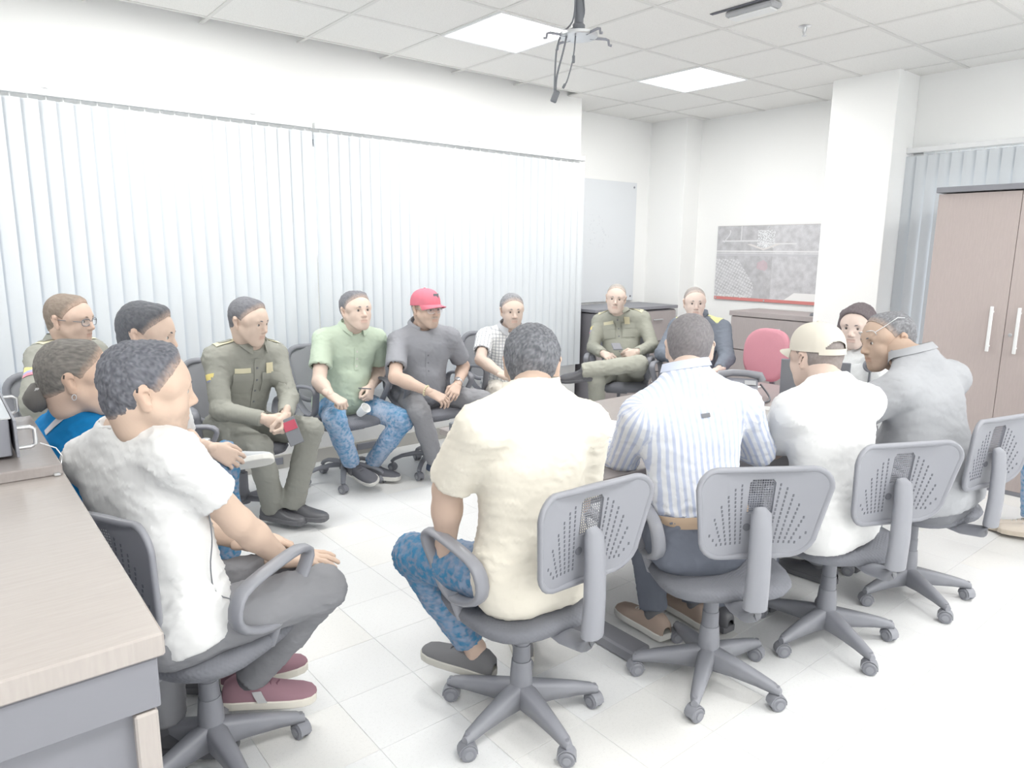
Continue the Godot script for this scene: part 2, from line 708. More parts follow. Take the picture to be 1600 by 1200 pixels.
func build_room() -> void:
	var wp: Material = M["wall paint"]
	# light fittings: frame and diffuser
	for t in get_children():
		if t.has_meta("fit"):
			t.remove_meta("fit")
			var fr := Geo.new()
			for s in [-1, 1]:
				fr.box(Vector3(s * 0.297, -0.003, 0), Vector3(0.014, 0.012, 0.607), 0.002)
				fr.box(Vector3(0, -0.003, s * 0.297), Vector3(0.58, 0.012, 0.014), 0.002)
			part(t, "frame", fr, M["rail white"])
			part(t, "diffuser", bx(Vector3(0.582, 0.006, 0.582), Vector3.ZERO, 0.001), M["light diffuser"], "glowing white diffuser")
	# floor: slab and single tiles
	var fl := structure("floor")
	part(fl, "subfloor", bx(Vector3(9.6, 0.1, 10.0), Vector3(-0.8, -0.0525, -1.7), 0.0), M["floor joint"])
	var ft := 0.295
	var tm := bx(Vector3(ft - 0.0012, 0.004, ft - 0.0012), Vector3(0, -0.002, 0), 0.0006).mesh()
	var rest := Geo.new()
	var rg := RandomNumberGenerator.new()
	rg.seed = 4
	for i in range(-14, 16):
		for j in range(-13, 19):
			var x := -0.59 - ft * (i + 0.5)
			var z := -0.93 - ft * (j + 0.5)
			if x < -5.2 or z < -6.4 or x > 3.7 or z > 3.1:
				continue
			# where the camera sees the floor
			var d := Vector3(x, -1.52, z) * Basis.from_euler(Vector3(-0.184, 0.88746, 0.0097))
			if d.z < -0.3 and absf(d.x / d.z) < 0.76 and absf(d.y / d.z) < 0.58 and not (x < -4.9 and z > -4.6):
				var p := part(fl, "floor_tile", tm, M["floor tile %d" % [0, 0, 1, 2][rg.randi() % 4]])
				p.position = Vector3(x, 0, z)
			else:
				rest.box(Vector3(x, -0.002, z), Vector3(ft - 0.0012, 0.004, ft - 0.0012))
	var rp := part(fl, "floor_tiles", rest, M["floor tile 0"])
	rp.set_meta("kind", "stuff")
	# ceiling: slab, tiles, bars
	var ce := structure("ceiling")
	part(ce, "slab", bx(Vector3(9.6, 0.1, 10.0), Vector3(-0.8, CEIL + 0.14, -1.7), 0.0), wp)
	var lights := [[0, 0], [0, 3], [0, -3], [0, -6], [6, 0], [6, 3], [6, -3], [6, -6], [11, 0], [11, 3], [11, -3], [11, -6]]
	var cm := bx(Vector3(TILE - 0.02, 0.016, TILE - 0.02), Vector3(0, 0.008, 0), 0.004).mesh()
	for u in range(-2, 13):
		for w in range(-9, 6):
			if [u, w] in lights:
				continue
			var x := -4.006 + TILE * (u + 0.5)
			var z := -2.66 - TILE * (w + 0.5)
			if x > 3.7 or z > 3.2 or (u == -2 and w < 3):
				continue
			var p := part(ce, "ceiling_tile", cm, M["ceiling tile"])
			p.position = Vector3(x, CEIL + 0.002, z)
	for u in range(-1, 13):
		part(ce, "grid_bar", bx(Vector3(0.024, 0.01, 9.6), Vector3(-4.006 + TILE * u, CEIL + 0.003, -1.7), 0.001), M["ceiling bar"])
	for w in range(-9, 7):
		part(ce, "grid_bar", bx(Vector3(9.0, 0.0095, 0.024), Vector3(-0.8, CEIL + 0.0035, -2.66 - TILE * w), 0.001), M["ceiling bar"])
	# window wall: thick wall with one long opening
	var wl := structure("wall_left")
	var g := Geo.new()
	var X0 := -5.17
	var X1 := -4.77
	var cx := (X0 + X1) * 0.5
	var tx := X1 - X0
	g.box(Vector3(cx, 0.26, -0.75), Vector3(tx, 0.52, 7.8), 0.002)
	g.box(Vector3(cx, 2.59, -0.75), Vector3(tx, 0.62, 7.8), 0.002)
	g.box(Vector3(cx, 1.4, -4.56), Vector3(tx, 1.76, 0.18), 0.002)
	g.box(Vector3(cx, 1.4, 1.95), Vector3(tx, 1.76, 2.4), 0.002)
	part(wl, "plaster", g, wp)
	structure_box("wall_recess", Vector3(0.2, 3.0, 2.0), Vector3(-5.26, 1.4, -5.6))
	structure_box("trim_1", Vector3(0.6, 3.0, 0.45), Vector3(-5.0, 1.4, -6.275))
	structure_box("wall_back", Vector3(2.2, 3.0, 0.2), Vector3(-3.7, 1.4, -6.40))
	structure_box("trim_2", Vector3(0.5, 3.0, 0.9), Vector3(-2.75, 1.4, -6.09))
	# wall behind the tall cabinet with the second window
	var wr := structure("wall_back_right")
	g = Geo.new()
	g.box(Vector3(0.55, 0.35, -6.08), Vector3(6.1, 0.7, 0.2), 0.002)
	g.box(Vector3(0.55, 2.59, -6.08), Vector3(6.1, 0.62, 0.2), 0.002)
	g.box(Vector3(-2.46, 1.49, -6.08), Vector3(0.1, 1.6, 0.2), 0.002)
	g.box(Vector3(1.85, 1.49, -6.08), Vector3(3.5, 1.6, 0.2), 0.002)
	part(wr, "plaster", g, wp)
	structure_box("wall_right", Vector3(0.2, 3.0, 9.6), Vector3(3.7, 1.4, -1.6))
	structure_box("wall_front", Vector3(9.2, 3.0, 0.2), Vector3(-0.8, 1.4, 3.1))
	# baseboards
	g = bx(Vector3(0.012, 0.1, 6.7), Vector3(-4.764, 0.05, -1.3), 0.003)
	g.box(Vector3(-4.97, 0.05, -4.656), Vector3(0.40, 0.1, 0.012), 0.003)
	part(structure("baseboard_left"), "strip", g, M["baseboard vinyl"])
	g = bx(Vector3(0.012, 0.1, 1.4), Vector3(-5.154, 0.05, -5.36), 0.003)
	part(structure("baseboard_recess"), "strip", g, M["baseboard vinyl"])
	g = bx(Vector3(1.75, 0.1, 0.012), Vector3(-3.85, 0.05, -6.294), 0.003)
	g.box(Vector3(-0.4, 0.05, -5.974), Vector3(4.2, 0.1, 0.012), 0.003)
	part(structure("baseboard_back"), "strip", g, M["baseboard vinyl"])
	# windows
	window("window_1", Vector3(-4.98, 1.4, -1.86), PI / 2, 5.2, 1.76, 5)
	window("window_2", Vector3(-1.16, 1.49, -6.08), 0.0, 2.5, 1.6, 3)
	# blinds
	blind("white vertical blind at the left end of the long window", Vector3(-4.72, 2.335, 0), 0.9, -2.09, PI / 2, 1)
	blind("white vertical blind on the long window beside the recess", Vector3(-4.72, 2.335, 0), -2.115, -4.64, PI / 2, 1)
	blind("white vertical blind behind the tall wooden cabinet", Vector3(0, 2.30, -5.90), -2.50, -0.1, 0.0, -1)


func structure_box(called: String, size: Vector3, at: Vector3) -> void:
	part(structure(called), "plaster", bx(size, at, 0.003), M["wall paint"])


func window(called: String, at: Vector3, turn: float, w: float, h: float, panes: int) -> void:
	var t := structure(called)
	t.position = at
	t.rotation.y = turn
	var g := Geo.new()
	for s in [-1, 1]:
		g.box(Vector3(0, s * (h / 2 - 0.02), 0), Vector3(w, 0.04, 0.06), 0.003)
		g.box(Vector3(s * (w / 2 - 0.02), 0, 0), Vector3(0.04, h, 0.06), 0.003)
	for i in range(1, panes):
		g.box(Vector3(-w / 2 + w * i / panes, 0, 0), Vector3(0.045, h, 0.055), 0.003)
	part(t, "window_frame", g, M["aluminium"])
	for i in panes:
		part(t, "pane", bx(Vector3(w / panes - 0.04, h - 0.07, 0.005), Vector3(-w / 2 + w * (i + 0.5) / panes, 0, 0), 0.0), M["window glass"])


# vertical blind from a to b along z (turn 90 degrees) or along x
func blind(label: String, at: Vector3, a: float, b: float, turn: float, side: int) -> void:
	var along_z := turn != 0.0
	var mid := (a + b) * 0.5
	var ln := absf(b - a)
	var t := thing("vertical_blind", label, "blind", Vector3(at.x, 0, mid) if along_z else Vector3(mid, 0, at.z), turn)
	# local: x along the rail, z into the room
	var g := Geo.new()
	g.box(Vector3(0, at.y, 0), Vector3(ln, 0.038, 0.042), 0.004)
	g.box(Vector3(0, at.y - 0.016, 0.0225), Vector3(ln - 0.01, 0.006, 0.004), 0.001)
	var hr := part(t, "headrail", g, M["rail white"])
	for s in [-1, 1]:
		part(hr, "end_cap", bx(Vector3(0.012, 0.044, 0.048), Vector3(s * (ln / 2 - 0.004), at.y, 0), 0.003), M["white metal"])
	for k in range(-1, 2):
		part(hr, "bracket", bx(Vector3(0.03, 0.006, 0.06), Vector3(k * ln * 0.37, at.y + 0.021, -0.006), 0.001), M["steel"])
	# one slat: a gently curved strip
	var rows := []
	var h := at.y - 0.035 - 0.50
	for r in 2:
		var row := []
		for q in 7:
			var f := q / 6.0 - 0.5
			row.append(Vector3(f * 0.089, -0.03 - r * h, 0.007 * (1.0 - 4.0 * f * f)))
		rows.append(row)
	g = Geo.new()
	g.sheet(rows, false, 0.0006)
	var sm := g.mesh()
	var hook := Geo.new()
	hook.box(Vector3(0, -0.014, 0), Vector3(0.006, 0.03, 0.004), 0.001)
	hook.box(Vector3(0, -0.034, 0.002), Vector3(0.03, 0.012, 0.004), 0.001)
	var hm := hook.mesh()
	var rg := RandomNumberGenerator.new()
	rg.seed = int(mid * 100)
	var cnt := int(round(ln / 0.08))
	for i in cnt:
		var x := -ln / 2 + ln * (i + 0.5) / cnt
		var p := part(t, "slat", sm, M["blind fabric"])
		p.position = Vector3(x, at.y - 0.012, 0)
		p.rotation.y = side * deg_to_rad(-15.0 + rg.randf_range(-3.0, 3.0))
		var c := part(p, "hook", hm, M["white metal"])
		c.position = Vector3.ZERO


# ---------------------------------------------------------------- furniture
func build_furniture() -> void:
	table()
	tall_cabinet()
	low_cabinets()
	near_cabinet()
	# task chairs with a plastic back, at the table and by the near cabinet
	var ga := "grey plastic-backed task chairs"
	task_chair("grey plastic-backed task chair under the person in the cream shirt", Vector3(-1.62, 0, -1.37), Vector3(-1.0, 0, -0.04), 7.0, ga)
	task_chair("grey plastic-backed task chair under the person in the striped shirt", Vector3(-1.37, 0, -2.04), Vector3(-0.84, 0, -0.54), -9.0, ga)
	task_chair("grey plastic-backed task chair under the person in the beige cap", Vector3(-1.25, 0, -2.65), Vector3(-0.9, 0, -0.43), 25.0, ga)
	task_chair("grey plastic-backed task chair under the person in the grey shirt", Vector3(-1.21, 0, -3.31), Vector3(-0.97, 0, -0.23), 32.0, ga)
	task_chair("grey plastic-backed task chair under the person in the white t-shirt", Vector3(-2.04, 0, -0.515), Vector3(-0.50, 0, -0.87), -4.0, ga)
	# mesh-backed chairs along the window and by the recess
	var gb := "dark mesh-backed swivel chairs"
	mesh_chair("mesh-backed swivel chair with a white sticker under the person in dark-framed glasses", Vector3(-4.02, 0, -0.52), Vector3(0.98, 0, -0.2), 20.0, gb, true)
	mesh_chair("mesh-backed swivel chair under the person in the white shirt", Vector3(-3.33, 0, -0.74), Vector3(0.5, 0, -0.87), 5.0, gb)
	mesh_chair("mesh-backed swivel chair under the person in the blue top", Vector3(-2.56, 0, -0.27), Vector3(0.6, 0, -0.8), 40.0, gb)
	mesh_chair("mesh-backed swivel chair under the uniformed person holding a red phone", Vector3(-3.98, 0, -1.27), Vector3(1, 0, 0.05), 35.0, gb)
	mesh_chair("mesh-backed swivel chair under the person in the green polo", Vector3(-4.24, 0, -2.02), Vector3(1, 0, -0.05), 28.0, gb)
	mesh_chair("mesh-backed swivel chair under the person in the red cap", Vector3(-4.12, 0, -2.61), Vector3(1, 0, 0), 48.0, gb)
	mesh_chair("mesh-backed swivel chair under the person in the checked shirt", Vector3(-4.22, 0, -3.38), Vector3(0.98, 0, 0.15), 15.0, gb)
	mesh_chair("mesh-backed swivel chair under the uniformed person with crossed legs", Vector3(-4.02, 0, -4.44), Vector3(0.55, 0, 0.83), 10.0, gb)
	mesh_chair("mesh-backed swivel chair under the person in the navy jacket", Vector3(-3.37, 0, -4.52), Vector3(0.45, 0, 0.9), 30.0, gb)
	mesh_chair("mesh-backed swivel chair under the person in the printed blouse", Vector3(-1.92, 0, -4.06), Vector3(-0.3, 0, 0.95), 12.0, gb)
	mesh_chair("mesh-backed swivel chair at the right edge, by the tall cabinet", Vector3(-0.66, 0, -4.6), Vector3(-0.95, 0, 0.3), 0.0, gb)
	red_chair()


func star_base(t: Node3D, star: float, arched: bool) -> void:
	var key := "leg_b" if arched else "leg_a"
	if not geo_cache.has(key):
		var g := Geo.new()
		if arched:
			g.tube([Vector3(0.03, 0.12, 0), Vector3(0.10, 0.122, 0), Vector3(0.19, 0.108, 0), Vector3(0.245, 0.085, 0), Vector3(0.265, 0.066, 0)], [0.024, 0.021, 0.018, 0.016, 0.015], 8, false, 0.8, Vector3.UP)
		else:
			# sloping leg with a ridge, lower at the tip
			var rows := []
			var st := [[0.03, 0.135, 0.055, 0.034], [0.10, 0.122, 0.062, 0.031], [0.19, 0.104, 0.062, 0.025], [0.245, 0.09, 0.058, 0.021], [0.268, 0.078, 0.056, 0.014]]
			for s in st:
				rows.append([Vector3(s[0], s[2], -s[3] * 0.7), Vector3(s[0], s[1] - 0.012, -s[3] * 0.9), Vector3(s[0], s[1] - 0.002, -s[3] * 0.5), Vector3(s[0], s[1], 0), Vector3(s[0], s[1] - 0.002, s[3] * 0.5), Vector3(s[0], s[1] - 0.012, s[3] * 0.9), Vector3(s[0], s[2], s[3] * 0.7)])
			rows.reverse()
			g.sheet(rows, true)
			g.uv.clear()
			var e: Array = rows[0]
			for i in range(1, 6):
				g.tri(e[0], e[i + 1], e[i])
			g.uv.clear()
		geo_cache[key] = g.mesh()
		var w := Geo.new()
		for s in [-1, 1]:
			w.lathe([Vector2(0, -0.009), Vector2(0.021, -0.009), Vector2(0.026, -0.005), Vector2(0.026, 0.005), Vector2(0.021, 0.009), Vector2(0, 0.009)], 16, Transform3D(Basis(Vector3.RIGHT, PI / 2), Vector3(0, 0.026, s * 0.0135)))
		geo_cache["wheel"] = w.mesh()
		for s in [-1, 1]:
			w = Geo.new()
			w.lathe([Vector2(0, 0), Vector2(0.012, 0), Vector2(0.014, 0.002), Vector2(0.012, 0.003), Vector2(0, 0.003)], 12, Transform3D(Basis(Vector3.RIGHT, s * PI / 2), Vector3(0, 0.026, s * 0.0225)))
			geo_cache["hubcap%d" % s] = w.mesh()
		w = Geo.new()
		var hood := []
		for k in 9:
			var a := deg_to_rad(-10.0 + 200.0 * k / 8.0)
			hood.append([Vector3(cos(a) * 0.0295, 0.028 + sin(a) * 0.0295, -0.019), Vector3(cos(a) * 0.0305, 0.028 + sin(a) * 0.0305, 0), Vector3(cos(a) * 0.0295, 0.028 + sin(a) * 0.0295, 0.019)])
		w.sheet(hood, false, -0.003)
		w.uv.clear()
		w.tube([Vector3(0.0, 0.052, 0), Vector3(0, 0.085, 0)], 0.008, 8)
		geo_cache["hood"] = w.mesh()
	var mat: Material = M["chair plastic dark"] if arched else M["chair plastic"]
	for k in 5:
		var a := deg_to_rad(star + 72.0 * k) - 0.0
		var l := part(t, "base_leg", geo_cache[key], mat)
		var dir := Vector3(cos(a), 0, sin(a))
		# world direction, whatever way the chair faces
		l.rotation.y = -a - t.rotation.y
		var c := part(t, "caster", geo_cache["hood"], mat)
		c.position = (dir * 0.256).rotated(Vector3.UP, -t.rotation.y)
		c.rotation.y = -a - t.rotation.y + [0.9, -0.6, 0.3, 1.4, -1.1][k]
		part(c, "wheel", geo_cache["wheel"], M["chair plastic dark"])
		for s in [-1, 1]:
			part(c, "hubcap", geo_cache["hubcap%d" % s], M["caster rim"] if arched else M["chair plastic"])


func rounded_poly(w0: float, w1: float, y0: float, y1: float, r0: float, r1: float) -> PackedVector2Array:
	var out := PackedVector2Array()
	for cn in [[w0 - r0, y0 + r0, r0, -90], [w1 - r1, y1 - r1, r1, 0], [-w1 + r1, y1 - r1, r1, 90], [-w0 + r0, y0 + r0, r0, 180]]:
		for k in 7:
			var a := deg_to_rad(cn[3] + 15.0 * k)
			out.append(Vector2(cn[0] + cos(a) * cn[2], cn[1] + sin(a) * cn[2]))
	return out


func curve_back(g: Geo, depth: float, tilt: float, y0: float) -> void:  # wraps a flat plate round the sitter and leans it back
	for i in g.v.size():
		var p := g.v[i]
		var nn := g.n[i]
		var sl := -2.0 * depth * p.x / 0.04
		p.z += -depth * p.x * p.x / 0.04 + (p.y - y0) * tilt
		g.v[i] = p
		g.n[i] = (nn + Vector3(-sl * nn.z, -tilt * nn.z, 0)).normalized()


func seat_geo(w: float, d: float, h: float) -> Geo:
	var g := Geo.new()
	var rows := []
	for st in [[0.0, 0.80], [0.012, 0.95], [0.035, 1.0], [0.055, 0.96], [0.064, 0.84], [0.068, 0.6], [0.064, 0.25], [0.062, 0.02]]:
		var row := []
		for k in 28:
			var a := TAU * k / 28
			var ca := cos(a)
			var sa := sin(a)
			var e := 0.62
			row.append(Vector3(signf(ca) * pow(absf(ca), e) * w * st[1], h - 0.068 + st[0], signf(sa) * pow(absf(sa), e) * d * st[1]))
		rows.append(row)
	g.sheet(rows, true)
	for i in g.n.size():
		g.n[i] = g.n[i]
	g.uv.clear()
	return g


func loop_arm(side: float, wide: float) -> Geo:
	var g := Geo.new()
	var pts := []
	# closed loop seen from the side: (forward, height)
	var ctrl := [Vector2(-0.14, 0.585), Vector2(-0.135, 0.635), Vector2(-0.09, 0.66), Vector2(0.02, 0.674), Vector2(0.11, 0.678), Vector2(0.15, 0.66), Vector2(0.145, 0.625), Vector2(0.11, 0.56), Vector2(0.08, 0.51), Vector2(0.03, 0.49), Vector2(-0.05, 0.505), Vector2(-0.11, 0.54)]
	for c in ctrl:
		pts.append(Vector3(side * (wide + 0.02 * smoothstep(0.5, 0.66, c.y)), c.y, -c.x))
	var cv := []
	for i in pts.size():
		cv.append(pts[i])
		var a: Vector3 = pts[i - 1]
		var b: Vector3 = pts[i]
		var c2: Vector3 = pts[(i + 1) % pts.size()]
		var d: Vector3 = pts[(i + 2) % pts.size()]
		cv.append(b.cubic_interpolate(c2, a, d, 0.5))
	g.tube(cv, 0.0125, 8, true, 1.9, Vector3.RIGHT)
	g.tube([Vector3(side * wide, 0.505, -0.03), Vector3(side * (wide - 0.02), 0.43, -0.02), Vector3(side * (wide - 0.10), 0.398, -0.01), Vector3(side * 0.06, 0.394, 0)], [0.022, 0.02, 0.018, 0.016], 8, false, 0.6, Vector3.FORWARD)
	return g


func task_chair(label: String, at: Vector3, f: Vector3, star: float, group: String) -> void:
	var t := thing("task_chair", label, "chair", at, facing(f), group)
	star_base(t, star, false)
	if not geo_cache.has("task"):
		var d := {}
		var g := Geo.new()
		g.lathe([Vector2(0.0, 0.07), Vector2(0.036, 0.07), Vector2(0.038, 0.09), Vector2(0.037, 0.16), Vector2(0.032, 0.215), Vector2(0.0, 0.215)], 16)
		d.hub = g.mesh()
		g = Geo.new()
		g.lathe([Vector2(0.0, 0.21), Vector2(0.030, 0.21), Vector2(0.0285, 0.27), Vector2(0.0, 0.27)], 16)
		g.lathe([Vector2(0.0, 0.27), Vector2(0.0265, 0.27), Vector2(0.025, 0.38), Vector2(0.0, 0.38)], 16)
		d.column = g.mesh()
		d.seat = seat_geo(0.235, 0.225, 0.465).mesh()
		g = Geo.new()
		g.box(Vector3(0, 0.388, 0.02), Vector3(0.16, 0.024, 0.24), 0.006)
		d.mech = g.mesh()
		# backrest shell: frame with a window, bent round the sitter
		var poly := rounded_poly(0.180, 0.205, 0.60, 0.892, 0.085, 0.055)
		g = Geo.new()
		var hole := PackedVector2Array([Vector2(-0.036, 0.745), Vector2(-0.036, 0.845), Vector2(-0.026, 0.858), Vector2(0.036, 0.858), Vector2(0.046, 0.845), Vector2(0.046, 0.745)])
		# cut the plate in vertical strips so that it bends smoothly
		for i in 20:
			var x0 := -0.21 + 0.021 * i
			var strip := PackedVector2Array([Vector2(x0, 0.5), Vector2(x0 + 0.021, 0.5), Vector2(x0 + 0.021, 1.0), Vector2(x0, 1.0)])
			for q in Geometry2D.intersect_polygons(poly, strip):
				for w in Geometry2D.clip_polygons(q, hole):
					if not Geometry2D.is_polygon_clockwise(w):
						g.extrude(w, 0.014, Transform3D(Basis.IDENTITY, Vector3(0, 0, 0.27)))
		curve_back(g, -0.035, 0.12, 0.6)
		d.shell = g.mesh()
		g = Geo.new()
		var rim := []
		for q in poly:
			rim.append(Vector3(q.x, q.y, 0.27))
		g.tube(rim, 0.0105, 8, true)
		curve_back(g, -0.035, 0.12, 0.6)
		d.rim = g.mesh()
		# fans of vent slots: dark boxes painted as the shade inside holes
		d.slots = []
		for s in [-1, 1]:
			g = Geo.new()
			for k in 6:
				var xb: float = s * (0.045 + 0.016 * k)
				var xt: float = s * (0.062 + 0.021 * k)
				var yt := 0.852 - 0.008 * k - 0.0045 * k * k
				var nn := int((yt - 0.648) / 0.0135)
				for m in nn:
					var u := float(m) / nn
					var y := lerpf(0.648, yt, u)
					g.box(Vector3(lerpf(xb, xt, u), y, 0.2765), Vector3(0.0045, 0.0085, 0.004), 0.0)
			curve_back(g, -0.035, 0.12, 0.6)
			d.slots.append(g.mesh())
		# mesh in the window
		g = Geo.new()
		for i in 11:
			g.box(Vector3(-0.033 + 0.0076 * i, 0.80, 0.269), Vector3(0.0022, 0.115, 0.002), 0.0)
		for i in 15:
			g.box(Vector3(0.005, 0.747 + 0.0077 * i, 0.269), Vector3(0.082, 0.0022, 0.002), 0.0)
		curve_back(g, -0.035, 0.12, 0.6)
		d.mesh = g.mesh()
		g = Geo.new()
		g.lathe([Vector2(0, 0), Vector2(0.012, 0), Vector2(0.012, 0.006), Vector2(0, 0.006)], 12, Transform3D(Basis(Vector3.RIGHT, PI / 2), Vector3(-0.03, 0.70, 0.287)))
		d.knob = g.mesh()
		# J-shaped spine from under the seat up the back
		g = Geo.new()
		g.tube([Vector3(0, 0.40, 0.10), Vector3(0, 0.395, 0.22), Vector3(0, 0.41, 0.295), Vector3(0, 0.45, 0.325), Vector3(0, 0.56, 0.331), Vector3(0, 0.68, 0.328), Vector3(0, 0.75, 0.32), Vector3(0, 0.765, 0.307)], [0.034, 0.037, 0.039, 0.040, 0.038, 0.036, 0.033, 0.02], 12, false, 0.62, Vector3(0, 0.6, 1))
		d.spine = g.mesh()
		d.arms = [loop_arm(-1, 0.24).mesh(), loop_arm(1, 0.24).mesh()]
		geo_cache["task"] = d
	var D: Dictionary = geo_cache["task"]
	var cp: Material = M["chair plastic"]
	part(t, "base_hub", D.hub, cp)
	part(t, "gas_column", D.column, M["chair plastic dark"])
	part(t, "seat_mechanism", D.mech, M["chair plastic dark"])
	part(t, "seat", D.seat, M["chair fabric"])
	var b := part(t, "backrest", D.shell, cp)
	part(b, "rim", D.rim, cp)
	for q in D.slots:
		part(b, "vent_slot_shade", q, M["chair hole"]).set_meta("kind", "stuff")
	part(b, "mesh_window", D.mesh, M["chair plastic dark"])
	part(b, "knob", D.knob, M["chair hole"])
	part(t, "back_spine", D.spine, cp)
	for a in D.arms:
		part(t, "armrest", a, cp)


func mesh_chair(label: String, at: Vector3, f: Vector3, star: float, group: String, sticker := false) -> void:
	var t := thing("mesh_chair", label, "chair", at, facing(f), group)
	star_base(t, star, true)
	if not geo_cache.has("meshchair"):
		var d := {}
		var g := Geo.new()
		g.lathe([Vector2(0.0, 0.09), Vector2(0.034, 0.09), Vector2(0.034, 0.15), Vector2(0.028, 0.17), Vector2(0.028, 0.27), Vector2(0, 0.27)], 16)
		d.hub = g.mesh()
		g = Geo.new()
		g.lathe([Vector2(0.0, 0.27), Vector2(0.016, 0.27), Vector2(0.016, 0.38), Vector2(0, 0.38)], 12)
		g.box(Vector3(0, 0.385, 0.0), Vector3(0.18, 0.03, 0.26), 0.006)
		g.tube([Vector3(0.08, 0.39, 0.03), Vector3(0.2, 0.385, 0.03), Vector3(0.27, 0.38, 0.03)], 0.005, 6)
		d.column = g.mesh()
		d.seat = seat_geo(0.24, 0.235, 0.46).mesh()
		g = Geo.new()
		var poly := rounded_poly(0.19, 0.22, 0.53, 0.885, 0.09, 0.08)
		var rim := []
		for q in poly:
			rim.append(Vector3(q.x, q.y, 0.235))
		g.tube(rim, 0.017, 8, true, 0.75, Vector3.FORWARD)
		curve_back(g, -0.04, 0.16, 0.6)
		d.frame = g.mesh()
		g = Geo.new()
		for i in 20:
			var x0 := -0.23 + 0.023 * i
			for q in Geometry2D.intersect_polygons(poly, PackedVector2Array([Vector2(x0, 0.4), Vector2(x0 + 0.023, 0.4), Vector2(x0 + 0.023, 1.1), Vector2(x0, 1.1)])):
				g.extrude(q, 0.004, Transform3D(Basis.IDENTITY, Vector3(0, 0, 0.235)))
		curve_back(g, -0.04, 0.16, 0.6)
		d.net = g.mesh()
		g = Geo.new()
		g.tube([Vector3(0, 0.39, 0.1), Vector3(0, 0.39, 0.22), Vector3(0, 0.42, 0.275), Vector3(0, 0.52, 0.285), Vector3(0, 0.66, 0.285), Vector3(0, 0.76, 0.29)], [0.03, 0.032, 0.034, 0.03, 0.026, 0.018], 10, false, 0.5, Vector3(0, 0.5, 1))
		d.spine = g.mesh()
		d.arms = [loop_arm(-1, 0.238).mesh(), loop_arm(1, 0.238).mesh()]
		g = Geo.new()
		g.box(Vector3(0.06, 0.80, 0.245), Vector3(0.10, 0.055, 0.001), 0.0)
		g.box(Vector3(0.06, 0.80, 0.228), Vector3(0.10, 0.055, 0.001), 0.0)
		curve_back(g, -0.04, 0.16, 0.6)
		d.sticker = g.mesh()
		geo_cache["meshchair"] = d
	var D: Dictionary = geo_cache["meshchair"]
	var cp: Material = M["chair plastic dark"]
	part(t, "base_hub", D.hub, cp)
	part(t, "gas_column", D.column, cp)
	part(t, "seat", D.seat, M["chair fabric"])
	var b := part(t, "backrest", D.net, M["back net"])
	part(b, "back_frame", D.frame, cp)
	if sticker:
		part(b, "sticker", D.sticker, M["paper"], "white sticker")
	part(t, "back_spine", D.spine, cp)
	for a in D.arms:
		part(t, "armrest", a, cp)


func red_chair() -> void:
	var t := thing("office_chair", "empty office chair with a rounded red fabric back", "chair", Vector3(-2.86, 0, -4.46), facing(Vector3(-0.25, 0, 0.97)))
	star_base(t, 18.0, true)
	var g := Geo.new()
	g.lathe([Vector2(0.0, 0.09), Vector2(0.034, 0.09), Vector2(0.028, 0.25), Vector2(0.016, 0.26), Vector2(0.016, 0.39), Vector2(0, 0.39)], 16)
	part(t, "gas_column", g, M["chair plastic dark"])
	part(t, "seat", seat_geo(0.24, 0.235, 0.47), M["red fabric"], "red fabric seat")
	g = Geo.new()
	var rows := []
	for st in [[0.0, 0.003], [0.002, 0.5], [0.004, 0.85], [0.016, 0.97], [0.03, 1.0], [0.044, 0.97], [0.056, 0.85], [0.062, 0.5], [0.064, 0.003]]:
		var row := []
		for k in 32:
			var a := TAU * k / 32
			var e := 0.72
			var x: float = signf(cos(a)) * pow(absf(cos(a)), e) * 0.215 * st[1]
			var y: float = signf(sin(a)) * pow(absf(sin(a)), e) * 0.19 * st[1]
			x *= 1.0 + 0.25 * y
			row.append(Vector3(x, 0.80 + y, 0.20 + st[0] - 0.7 * x * x + y * 0.12))
		rows.append(row)
	rows.reverse()
	g.sheet(rows, true)
	g.uv.clear()
	part(t, "backrest", g, M["red fabric"], "rounded red fabric back")
	g = Geo.new()
	g.tube([Vector3(0, 0.40, 0.1), Vector3(0, 0.40, 0.24), Vector3(0, 0.46, 0.285), Vector3(0, 0.75, 0.285)], [0.03, 0.032, 0.03, 0.02], 10, false, 0.45, Vector3(0, 0.5, 1))
	part(t, "back_spine", g, M["chair plastic dark"])


func table() -> void:
	var t := thing("meeting_table", "dark wooden meeting table between the seated people", "table", Vector3(-2.12, 0, -2.81))
	part(t, "tabletop", bx(Vector3(0.96, 0.03, 2.22), Vector3(0, 0.727, 0), 0.003), M["table wood"])
	for s in [-1, 1]:
		var g := Geo.new()
		g.box(Vector3(-0.02, 0.37, s * 0.87), Vector3(0.42, 0.66, 0.03), 0.003)
		part(t, "leg_panel", g, M["dark wood"])
		g = Geo.new()
		g.box(Vector3(0.07, 0.025, s * 0.87), Vector3(0.92, 0.05, 0.10), 0.008)
		part(t, "foot_bar", g, M["dark edge"])
		g = Geo.new()
		g.box(Vector3(0.16, 0.37, s * 0.87), Vector3(0.06, 0.66, 0.075), 0.004)
		part(t, "leg_post", g, M["dark edge"])
	part(t, "modesty_panel", bx(Vector3(0.02, 0.35, 1.5), Vector3(-0.12, 0.53, 0), 0.002), M["dark wood"])


